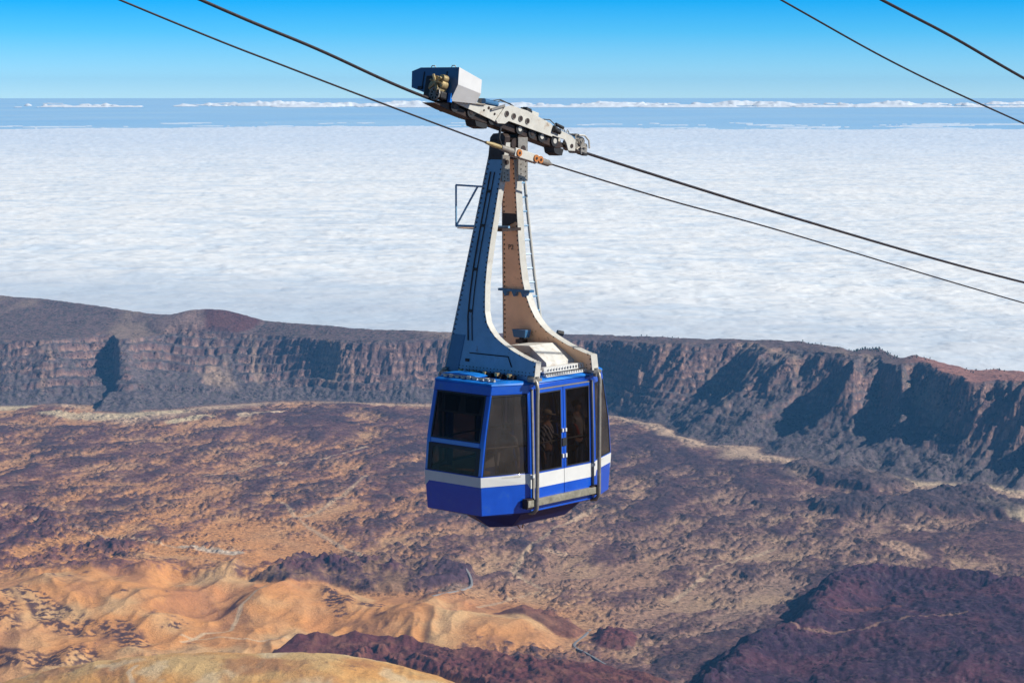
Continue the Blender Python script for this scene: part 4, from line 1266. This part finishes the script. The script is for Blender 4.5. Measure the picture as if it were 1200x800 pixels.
# equipment box between the legs
q_ = MB()
A0, A1 = -.06, 1.0
q_.prism([(A0, -.80, .10), (A0, -.76, .32), (A0, -.30, .635), (A0, .22, .61), (A0, .75, .34), (A0, .80, .10)],
         [(A1, -.80, .10), (A1, -.76, .32), (A1, -.30, .635), (A1, .22, .61), (A1, .75, .34), (A1, .80, .10)])
q_.build('equipment_box', M['grey'], car, bevel=.008)
q_ = MB(); q_.box(-.55, A0 - .13, -.45, .55, .10, .50); q_.build('motor_housing', M['dark'], car, bevel=.02)
q_ = MB(); q_.box(A0 - .03, A1 + .03, -.30, -.28, .50, .53)
# perforated rail
q_ = MB()
X0, X1 = -.44, 1.0
q_.box(X0, X1, -1.02, -1.0, .235, .265); q_.box(X0, X1, -1.02, -1.0, .155, .175); q_.box(X0, X1, -1.0, -.9, .245, .265)
for k in range(17):
    x = X0 + (X1 - X0) * k / 16; q_.box(x - .018, x + .018, -1.019, -1.001, .175, .235)
q_.box(X0, X1, -1.10, -1.04, .08, .10)
for k in range(20):
    x = X0 + (X1 - X0) * k / 19; q_.box(x - .014, x + .014, -1.10, -1.03, .10, .135)
q_.cyl((X0, -1.06, .20), (X0, -.96, .20), .05, 12); q_.cyl((X0 - .3, -1.0, .2), (X0, -1.0, .2), .02, 8); q_.ball((-.62, -1.0, .13), .06, 8)
q_.build('perforated_rail', M['white'], car)
# floodlight and small lamp
fl_o = MB(); fl_o.hexa([(.50, .30, .70), (.66, .30, .70), (.66, .62, .70), (.50, .62, .70), (.48, .27, .87), (.68, .27, .87), (.68, .65, .87), (.48, .65, .87)])
fo = fl_o.build('floodlight', M['box_blue'], car, bevel=.015)
q_ = MB(); q_.cyl((.58, .46, .50), (.58, .46, .72), .05, 8); q_.box(.50, .66, .36, .56, .58, .66); q_.build('bracket', M['dark'], fo)
lp_ = MB(); lp_.cyl((1.08, -.10, .80), (1.20, -.16, .77), .055, 12); lo = lp_.build('lamp', M['black'], car)
q_ = MB(); q_.tube([(1.08, -.08, .62), (1.08, -.08, .78)], .018, 6); q_.build('bracket', M['steel'], lo)

# ------------------------------------------------------------------ carriage (tilted with the track rope)
PV = Vector((.171, .30, 4.952)); SL = math.radians(-13.49)
def CT(p):                       # (u along rope, w across, v up) -> car frame
    u, w_, v = p
    return (PV.x + u * math.cos(SL) - v * math.sin(SL), PV.y + w_, PV.z + u * math.sin(SL) + v * math.cos(SL))
def cplate(b, uv, w0, w1):
    b.prism([(u, w0, v) for u, v in uv], [(u, w1, v) for u, v in uv])
for w0, w1 in ((-.22, -.19), (.19, .22)):
    b = MB(CT); cplate(b, [(-2.2, .30), (-1.35, .33), (-.74, .40), (-.66, .30), (-.80, .06), (-1.05, .09), (-2.16, .17)], w0, w1)
    b.build('side_plate', M['cream'], car, bevel=.006)
    w2, w3_ = (w0 - .03, w1 - .03) if w0 < 0 else (w0 + .03, w1 + .03)
    b = MB(CT); cplate(b, [(-.70, .42), (-.50, .50), (0.0, .51), (.80, .42), (.92, .36), (.90, .16), (-.52, .17), (-.62, .09), (-.84, .05), (-.90, .10)], w2, w3_)
    b.build('side_plate', M['cream'], car, bevel=.006)
    b = MB(CT); cplate(b, [(.80, .40), (1.55, .33), (1.70, .27), (1.74, .04), (1.52, .0), (1.42, .14), (1.34, .20), (.80, .19)], w0, w1)
    b.build('side_plate', M['cream'], car, bevel=.006)
    wo2 = w2 - .004 if w0 < 0 else w3_ - .03 + .034
    for u in (-.62, -.40, -.18, .04):
        b = MB(CT); wa = w2 if w0 < 0 else w3_; b.cyl((u, wa - .012, .30), (u, wa + .012, .30), .052, 16)
        ho_ = b.build('axle_hole', M['dark'], car)
        b = MB(CT); rr_ = .058
        b.tube([(u + rr_ * math.cos(t_), wa - (.012 if w0 < 0 else -.012), .30 + rr_ * math.sin(t_)) for t_ in np.linspace(0, 2 * math.pi, 17)], .008, 5)
        b.build('axle_collar', M['steel'], ho_)
    for u, v, rr_ in ((-1.15, .30, .03), (-1.28, .22, .02), (-.95, .22, .025), (1.60, .12, .045), (-.80, .14, .02), (.6, .36, .012), (-1.9, .24, .02)):
        b = MB(CT); wa = w0 if w0 < 0 else w1; b.cyl((u, wa - .012, v), (u, wa + .012, v), rr_, 12); b.build('bolt', M['dark'], car)
# bridge plates across the top, ribs on the joints
b = MB(CT); b.box(-2.15, -1.3, -.2, .2, .24, .27); b.box(-.6, .7, -.22, .22, .42, .45); b.box(.9, 1.6, -.18, .18, .28, .31); b.build('top_plate', M['cream'], car)
b = MB(CT)
b.prism([(-1.10, -.26, .30), (-.72, -.26, .47), (-.70, -.26, .43), (-1.08, -.26, .26)], [(-1.10, -.23, .30), (-.72, -.23, .47), (-.70, -.23, .43), (-1.08, -.23, .26)])
b.build('joint_plate', M['steel'], car)
# lower frame of dark steel carrying the wheels
b = MB(CT)
cplate(b, [(-2.72, .04), (-2.3, .14), (-.85, .08), (-.45, .16), (1.40, .14), (1.42, .04), (1.2, -.02), (-.3, .0), (-.8, .0), (-1.6, -.02), (-2.3, .0)], -.15, .15)
b.build('wheel_frame', M['dark'], car, bevel=.01)
b = MB(CT); cplate(b, [(-1.42, .0), (-1.0, .0), (-1.02, -.10), (-1.12, -.13), (-1.34, -.12)], -.14, .14); b.build('guide_shoe', M['black'], car, bevel=.01)
b = MB(CT); cplate(b, [(1.10, .02), (1.46, .02), (1.44, -.12), (1.34, -.15), (1.18, -.12)], -.14, .14); b.build('guide_shoe', M['black'], car, bevel=.01)
for u in (-2.1, -1.6, -.95, -.07, .33, .65, 1.08):
    b = MB(CT); b.cyl((u, -.185, .11), (u, .185, .11), .115, 18); wh = b.build('wheel', M['black'], car, smooth=True)
    b = MB(CT); b.cyl((u, -.192, .11), (u, .192, .11), .055, 14); b.build('wheel_hub', M['cream' if u in (-.07, .65, 1.08) else 'dark'], wh)
# end rope guides
def guide(u0, big, m_):
    b = MB(CT)
    for (du, dv, r_) in ((0, .0, .13), (.13, .10, .09), (.16, -.06, .09), (-.05, .15, .08), (.26, .02, .07)):
        b.cyl((u0 + du * big, -.16, .20 + dv), (u0 + du * big, .16, .20 + dv), r_ * big, 14)
    b.box(u0 - .1, u0 + .3, -.19, -.16, .08, .22)
    for k in range(5): b.tube([(u0 + .05, -.20, .18), (u0 + .05 + .17 * math.cos(k * 1.25), -.22, .18 + .17 * math.sin(k * 1.25))], .018, 6)
    b.cyl((u0 + .05, -.24, .18), (u0 + .05, -.18, .18), .045, 10)
    return b.build('rope_guide', m_, car, smooth=True)
guide(1.86, 1.0, M['steel'])
b = MB(CT); b.tube([(1.80, -.2, .40), (2.0, -.2, .43), (2.16, -.2, .36), (2.22, -.2, .2)], .02, 6); b.box(1.8, 2.0, -.15, .15, .36, .40); b.build('guide_bracket', M['cream'], car)
b = MB(CT); b.box(2.08, 2.28, -.12, .02, .05, .12); b.build('scraper', M['black'], car)
# front brake roller cluster with brass parts
b = MB(CT)
for (w_, v, r_, t_) in ((-.16, .44, .10, .12), (-.05, .52, .09, .10), (-.20, .56, .075, .09), (.02, .40, .10, .16), (-.12, .34, .08, .14)):
    b.cyl((-2.62, w_, v), (-2.62 + t_ + .05, w_, v), r_, 14)
b.tube([(-2.66, -.18, .30), (-2.66, .0, .62)], .028, 6); b.tube([(-2.66, .06, .34), (-2.66, -.22, .56)], .028, 6); b.tube([(-2.66, -.28, .44), (-2.66, .06, .52)], .022, 6)
b.build('brake_cluster', M['bronze'], car, smooth=True)
b = MB(CT); b.box(-2.60, -2.40, -.02, .26, .20, .62); b.box(-2.62, -2.44, -.26, .12, .15, .30); b.build('brake_housing', M['black'], car, bevel=.03)
b = MB(CT)
for k in range(8):
    a_ = k * math.pi / 4; b.tube([(-2.64, -.10, .24), (-2.64, -.10 + .13 * math.cos(a_), .24 + .13 * math.sin(a_))], .016, 5)
b.tube([(-2.64, -.10 + .13 * math.cos(a_), .24 + .13 * math.sin(a_)) for a_ in np.linspace(0, 2 * math.pi, 13)], .02, 6)
b.build('rope_guide', M['steel'], car)
# big cover box over the front end
U0, U1 = -2.40, -1.70
sec = [(.86, .755), (.63, .83), (-.42, .83), (-.46, .48), (-.32, .14), (.36, .30), (.80, .42)]
sec_b = [(.72, .74), (.5, .80), (-.30, .80), (-.46, .74), (-.46, .45), (-.30, .27), (.36, .36)]
secF = [(.86, .755), (.63, .83), (-.38, .83), (-.46, .80), (-.46, .48), (-.32, .14), (.36, .30)]
b = MB(CT)
n_ = 7
F_ = [(U0, w_, v) for w_, v in [(.86, .755), (.63, .83), (-.42, .83), (-.46, .48), (-.32, .14), (.36, .30), (.80, .42)]]
Bk = [(U1, w_, v) for w_, v in [(.86, .62), (.63, .74), (-.43, .74), (-.46, .46), (-.37, .25), (.36, .34), (.80, .42)]]
b.prism(F_, Bk)
bx_ = b.build('cover_box', M['box_grey'], car, bevel=.006)
bx_.data.materials.append(M['box_blue'])
for p in bx_.data.polygons:
    nrm_ = p.normal
    if nrm_.x < -.8: p.material_index = 1  # front face has its bluish shade painted in as a darker colour
b = MB(CT)
for w_ in (.33, -.22):
    b = MB(CT); b.tube([(U0 + .05, w_ - .06, .83), (U0 + .05, w_ - .04, .875), (U0 + .05, w_ + .04, .875), (U0 + .05, w_ + .06, .83)], .010, 6)
    b.build('lifting_eye', M['steel'], car)
b = MB(CT)
for w_ in (.50, -.12):
    b = MB(CT); b.box(U0 - .012, U0 - .002, w_ - .012, w_ + .012, .40, .74); b.box(U0 - .03, U0, w_ - .02, w_ + .10, .38, .44)
    b.build('box_strap', M['black'], car)
b = MB(CT); b.box(U0 - .03, U0 + .03, -.34, -.27, .12, .30); b.build('box_bracket', M['light_blue'], car)
b = MB(CT); b.tube([(-1.72, -.24, .27), (-1.45, -.24, .30), (-1.30, -.24, .33)], .02, 6); b.tube([(-1.62, -.1, .30), (-1.50, -.1, .44), (-1.40, -.1, .30)], .015, 6); b.build('strut', M['steel'], car)
# cylinders, valves and hoses on top
b = MB(CT); b.cyl((-1.22, -.12, .42), (-.82, -.12, .45), .06, 12); b.build('hydraulic_cylinder', M['box_blue'], car, smooth=True)
b = MB(CT); b.box(-1.15, -.95, -.05, .12, .40, .50); b.box(-1.0, -.85, .0, .1, .44, .52); b.build('valve_block', M['steel'], car, bevel=.01)
b = MB(CT); b.tube([(-.86, -.1, .47), (-.7, -.1, .55), (-.4, -.1, .56), (-.2, -.1, .50)], .012, 6); b.tube([(-.9, 0, .5), (-.6, 0, .60), (-.2, 0, .57), (0, 0, .5)], .012, 6); b.build('hose', M['black'], car, smooth=True)
b = MB(CT); b.box(.12, .28, -.12, .06, .48, .61); b.build('junction_box', M['black'], car, bevel=.01)
b = MB(CT); b.box(.30, .52, -.12, .08, .46, .58); b.build('junction_box', M['cream'], car, bevel=.01)
b = MB(CT); b.cyl((.95, -.25, .44), (1.20, -.25, .42), .035, 10); b.cyl((.92, -.25, .32), (1.12, -.25, .30), .045, 10); b.cyl((.86, -.27, .33), (.94, -.27, .32), .07, 12); b.build('hydraulic_cylinder', M['black'], car, smooth=True)
b = MB(CT); b.tube([(.60, -.1, .47), (.80, -.2, .50), (.92, -.26, .42), (.88, -.27, .33)], .012, 6); b.build('hose', M['black'], car, smooth=True)
b = MB(CT); b.hexa([(1.05, -.20, .34), (1.72, -.20, .28), (1.72, -.02, .28), (1.05, -.02, .34), (1.05, -.20, .40), (1.70, -.20, .33), (1.70, -.02, .33), (1.05, -.02, .40)]); b.build('spring_cover', M['box_blue'], car, bevel=.01)
b = MB(CT)
for u in (1.3, 1.42, 1.56): b.tube([(u, -.05, .36), (u + .03, -.05, .46), (u + .1, -.05, .40)], .016, 6)
b.box(1.25, 1.65, .0, .12, .33, .42); b.build('valve_block', M['cream'], car)

# ------------------------------------------------------------------ ropes
def rope(name, pts, r, m, label, grp=None, n=10):
    # smooth curve through the points
    P_ = [Vector(p) for p in pts]
    out = []
    for i in range(len(P_) - 1):
        p0 = P_[max(i - 1, 0)]; p1 = P_[i]; p2 = P_[i + 1]; p3 = P_[min(i + 2, len(P_) - 1)]
        for k in range(n):
            t = k / n
            out.append(0.5 * ((2 * p1) + (p2 - p0) * t + (2 * p0 - 5 * p1 + 4 * p2 - p3) * t * t + (3 * p1 - p0 - 3 * p2 + p3) * t ** 3))
    out.append(P_[-1])
    b = MB(); b.tube([w3(*p) for p in out], r, 8)
    o = b.build(name, m, smooth=True)
    tag(o, label=label, cat='cable', group=grp)
    return o
rope('track_rope', [(-26, .3, 13.1), (-17, .3, 10.15), (-8.276, .3, 7.453), (-5.475, .3, 6.639), (-2.5, .3, 5.73), (2.35, .3, 4.56), (10.83, .3, 2.723), (22.08, .3, .469), (40, .3, -2.7)], .031, M['rope'],
     'thick dark rope that the cable car carriage rides on')
rope('haul_rope', [(-24, -.35, 11.4), (-10.615, -.35, 7.365), (-6.532, -.35, 6.202), (-1.45, -.35, 4.832)], .018, M['rope'], 'thin rope climbing to the upper left from the rusty clamp')
rope('haul_rope', [(.5, -.35, 4.365), (4.6, -.35, 3.46), (9.142, -.35, 2.539), (20.89, -.35, .014), (40, -.35, -3.9)], .018, M['rope'], 'thin rope falling to the right from the rusty clamp')
rope('track_rope', [(-22, -8, 13.6), (-8, -8, 9.7), (.888, -8, 7.511), (3.428, -8, 6.89), (6.339, -8, 6.104), (14, -8, 4.1), (40, -8, -2.2)], .030, M['rope'],
     'thick empty rope crossing the top right corner')
rope('haul_rope', [(-22, -8, 13.3), (-10, -8, 9.6), (-2.359, -8, 7.413), (1.738, -8, 6.275), (6.388, -8, 5.192), (14, -8, 3.5), (40, -8, -2.5)], .018, M['rope'],
     'thin empty rope under the thick one at the top right')
# clamp on the haul rope
cl = [Vector((-1.45, -.35, 4.835)), Vector((-1.0, -.35, 4.725)), Vector((-.6, -.35, 4.62)), Vector((-.5, -.35, 4.59)), Vector((.05, -.35, 4.467)), Vector((.15, -.35, 4.445)), Vector((.55, -.35, 4.355))]
b = MB(); b.tube([cl[0], cl[0].lerp(cl[1], .5), cl[1]], [.028, .05, .045], 10); b.build('rope_socket', M['bronze'], car, smooth=True)
b = MB(); b.tube([cl[1], cl[2]], [.06, .075], 12); b.build('rope_socket', M['steel'], car, smooth=True)
for k, (a_, m_, rr_) in enumerate(((1.0, 'rust', .10), )):
    pass
sl2 = math.atan2(4.355 - 4.62, .55 + .6)
def CT2(p):
    u, w_, v = p
    return (-.6 + u * math.cos(sl2) - v * math.sin(sl2), -.35 + w_, 4.62 + u * math.sin(sl2) + v * math.cos(sl2))
for w0, w1 in ((-.09, -.06), (.06, .09)):
    b = MB(CT2); b.prism([(-.05, w0, .09), (.80, w0, .085), (.80, w0, -.085), (-.05, w0, -.09)], [(-.05, w1, .09), (.80, w1, .085), (.80, w1, -.085), (-.05, w1, -.09)]); b.build('clamp_plate', M['cream'], car, bevel=.02)
b = MB(CT2); b.box(.0, .74, -.06, .06, -.05, .06); b.build('clamp_core', M['dark'], car)
for u in (.06, .60, .74):
    b = MB(CT2); b.cyl((u, -.115, 0), (u, .115, 0), .075, 14); b.build('clamp_pin', M['rust'], car, smooth=True)
    b = MB(CT2); b.cyl((u, -.122, 0), (u, .122, 0), .03, 10); b.build('pin_head', M['dark'], car)
b = MB(CT2); b.tube([(.78, 0, 0), (1.10, 0, 0), (1.14, 0, 0), (1.22, 0, 0)], [.075, .07, .045, .025], 12); b.build('rope_socket', M['steel'], car, smooth=True)
b = MB(); b.box(-.40, -.20, -.34, -.08, 4.50, 4.64); b.build('clamp_arm', M['dark'], car)

# ------------------------------------------------------------------ passengers
def figure(name, label, a_, c_, rz, shirt, legs, hgt=1.72, capm=None, armpose=0, hair=True):
    root = empty(name, w3(a_, c_, -2.44), RZ + rz); tag(root, label=label, cat='person', group='passengers standing inside the cabin')
    s_ = hgt / 1.72
    def skin(nm, chains, m, parent, sub=1, root_i=0):
        vs = []; es = []; rs = []
        for ch in chains:
            prev = None
            for it in ch:
                if isinstance(it, int): prev = it; continue
                x, y, z, r_ = it; vs.append((x * s_, y * s_, z * s_)); rs.append(r_ * s_)
                if prev is not None: es.append((prev, len(vs) - 1))
                prev = len(vs) - 1
        me = bpy.data.meshes.new(nm); me.from_pydata(vs, es, []); o = bpy.data.objects.new(nm, me); COL.objects.link(o)
        mo = o.modifiers.new('skin', 'SKIN'); mo.use_smooth_shade = True
        for k_, sv_ in enumerate(me.skin_vertices[0].data):
            sv_.radius = (rs[k_], rs[k_]); sv_.use_root = (k_ == root_i)
        su = o.modifiers.new('subdivision', 'SUBSURF'); su.levels = sub; su.render_levels = sub
        dg = bpy.context.evaluated_depsgraph_get(); m2 = bpy.data.meshes.new_from_object(o.evaluated_get(dg))
        bpy.data.objects.remove(o)
        m2.materials.clear(); m2.materials.append(m)
        o = bpy.data.objects.new(nm, m2); COL.objects.link(o); o.parent = parent
        return o
    # arms: armpose 0 hanging, 1 left hand forward at chest (holding the rail / a camera)
    def arm(sd):
        if armpose and sd == 1:
            return [(0, .17 * sd, 1.40, .055), (.05, .23 * sd, 1.16, .042), (.26, .17 * sd, 1.20, .032), (.31, .15 * sd, 1.22, .028)], (.36, .14 * sd, 1.23), (1, 0, .1)
        return [(0, .17 * sd, 1.40, .055), (-.02, .24 * sd, 1.12, .042), (.03, .25 * sd, .88, .030), (.04, .25 * sd, .82, .028)], (.05, .25 * sd, .76), (.1, 0, -1)
    ch = [[(0, 0, .95, .12), (0, 0, 1.12, .125), (0, 0, 1.30, .135), (0, 0, 1.42, .10), (0, 0, 1.50, .055), (.015, 0, 1.56, .075), (.02, 0, 1.63, .092), (.01, 0, 1.69, .07)]]
    ch.append([6, (.105, 0, 1.60, .014)])          # nose
    ch.append([6, (.015, .088, 1.605, .013)]); ch.append([6, (.015, -.088, 1.605, .013)])     # ears
    n0 = 11
    for sd in (1, -1):
        ap, hp, hd = arm(sd)
        ch.append([3] + ap); wi = n0 + 3; n0 += 4
        ch.append([wi, (*hp, .030)]); pi = n0; n0 += 1
        for k_, ln in enumerate((.055, .065, .06, .048)):
            o_ = (k_ - 1.5) * .017
            ch.append([pi, (hp[0] + hd[0] * .04, hp[1] + o_ * abs(hd[0]), hp[2] + hd[2] * .04 + (0 if abs(hd[0]) > .5 else 0), .009),
                       (hp[0] + hd[0] * (.04 + ln) + (o_ if abs(hd[0]) < .5 else 0), hp[1] + o_ * abs(hd[0]), hp[2] + hd[2] * (.04 + ln) - .01, .008)]); n0 += 2
        ch.append([pi, (hp[0] + .03, hp[1] - .03 * sd, hp[2] - .01, .010)]); n0 += 1
        ch.append([0, (0, .09 * sd, .88, .095), (0.01, .10 * sd, .50, .060), (-.01, .10 * sd, .12, .042), (.03, .10 * sd, .05, .045), (.14, .11 * sd, .035, .035)]); n0 += 5
    skin('body', ch, M['skin'], root)
    sh = [[(0, 0, .93, .135), (0, 0, 1.12, .145), (0, 0, 1.30, .155), (0, 0, 1.42, .12), (0, 0, 1.475, .065)]]
    for sd in (1, -1):
        ap, hp, hd = arm(sd); sh.append([3] + [(x, y, z, r_ + .014) for x, y, z, r_ in ap[:3]])
    skin('shirt', sh, M[shirt], root)
    tr = [[(0, 0, .97, .130)]]
    for sd in (1, -1): tr.append([0, (0, .09 * sd, .87, .108), (.01, .10 * sd, .50, .075), (-.01, .10 * sd, .10, .062)])
    skin('trousers', tr, M[legs], root)
    b = MB()
    if capm:
        b.ball((.01 * s_, 0, 1.68 * s_), .108 * s_, 12, (1, .95, .62)); b.hexa([(.06, -.07, 1.665), (.19, -.05, 1.655), (.19, .05, 1.655), (.06, .07, 1.665), (.06, -.07, 1.68), (.18, -.05, 1.668), (.18, .05, 1.668), (.06, .07, 1.68)])
        b.build('cap', M[capm], root, smooth=True)
    else:
        b.ball((-.012 * s_, 0, 1.655 * s_), .108 * s_, 12, (.98, .92, .85)); b.build('hair', M['hair'], root, smooth=True)
    b = MB()
    for sd in (1, -1): b.ball((.088 * s_, .033 * sd, 1.635 * s_), .011, 6)
    b.build('eyes', M['black'], root)
    return root
figure('person', 'passenger in a striped shirt and pale cap behind the left door window', .12, -.62, -1.2, 'striped', 'jeans', 1.74, 'cap', 1)
figure('person', 'passenger in a red top, partly hidden, behind the right door window', .80, -.66, -1.8, 'red_cloth', 'dark_cloth', 1.64, None, 1)
figure('person', 'passenger in grey behind the dusty side window left of the doors', -1.12, -.62, -2.2, 'grey_cloth', 'dark_cloth', 1.60, None, 0)
figure('person', 'passenger in a pale grey top and jeans seen through the right door window', 1.55, -.25, -1.5, 'grey_cloth', 'jeans', 1.75, None, 0)
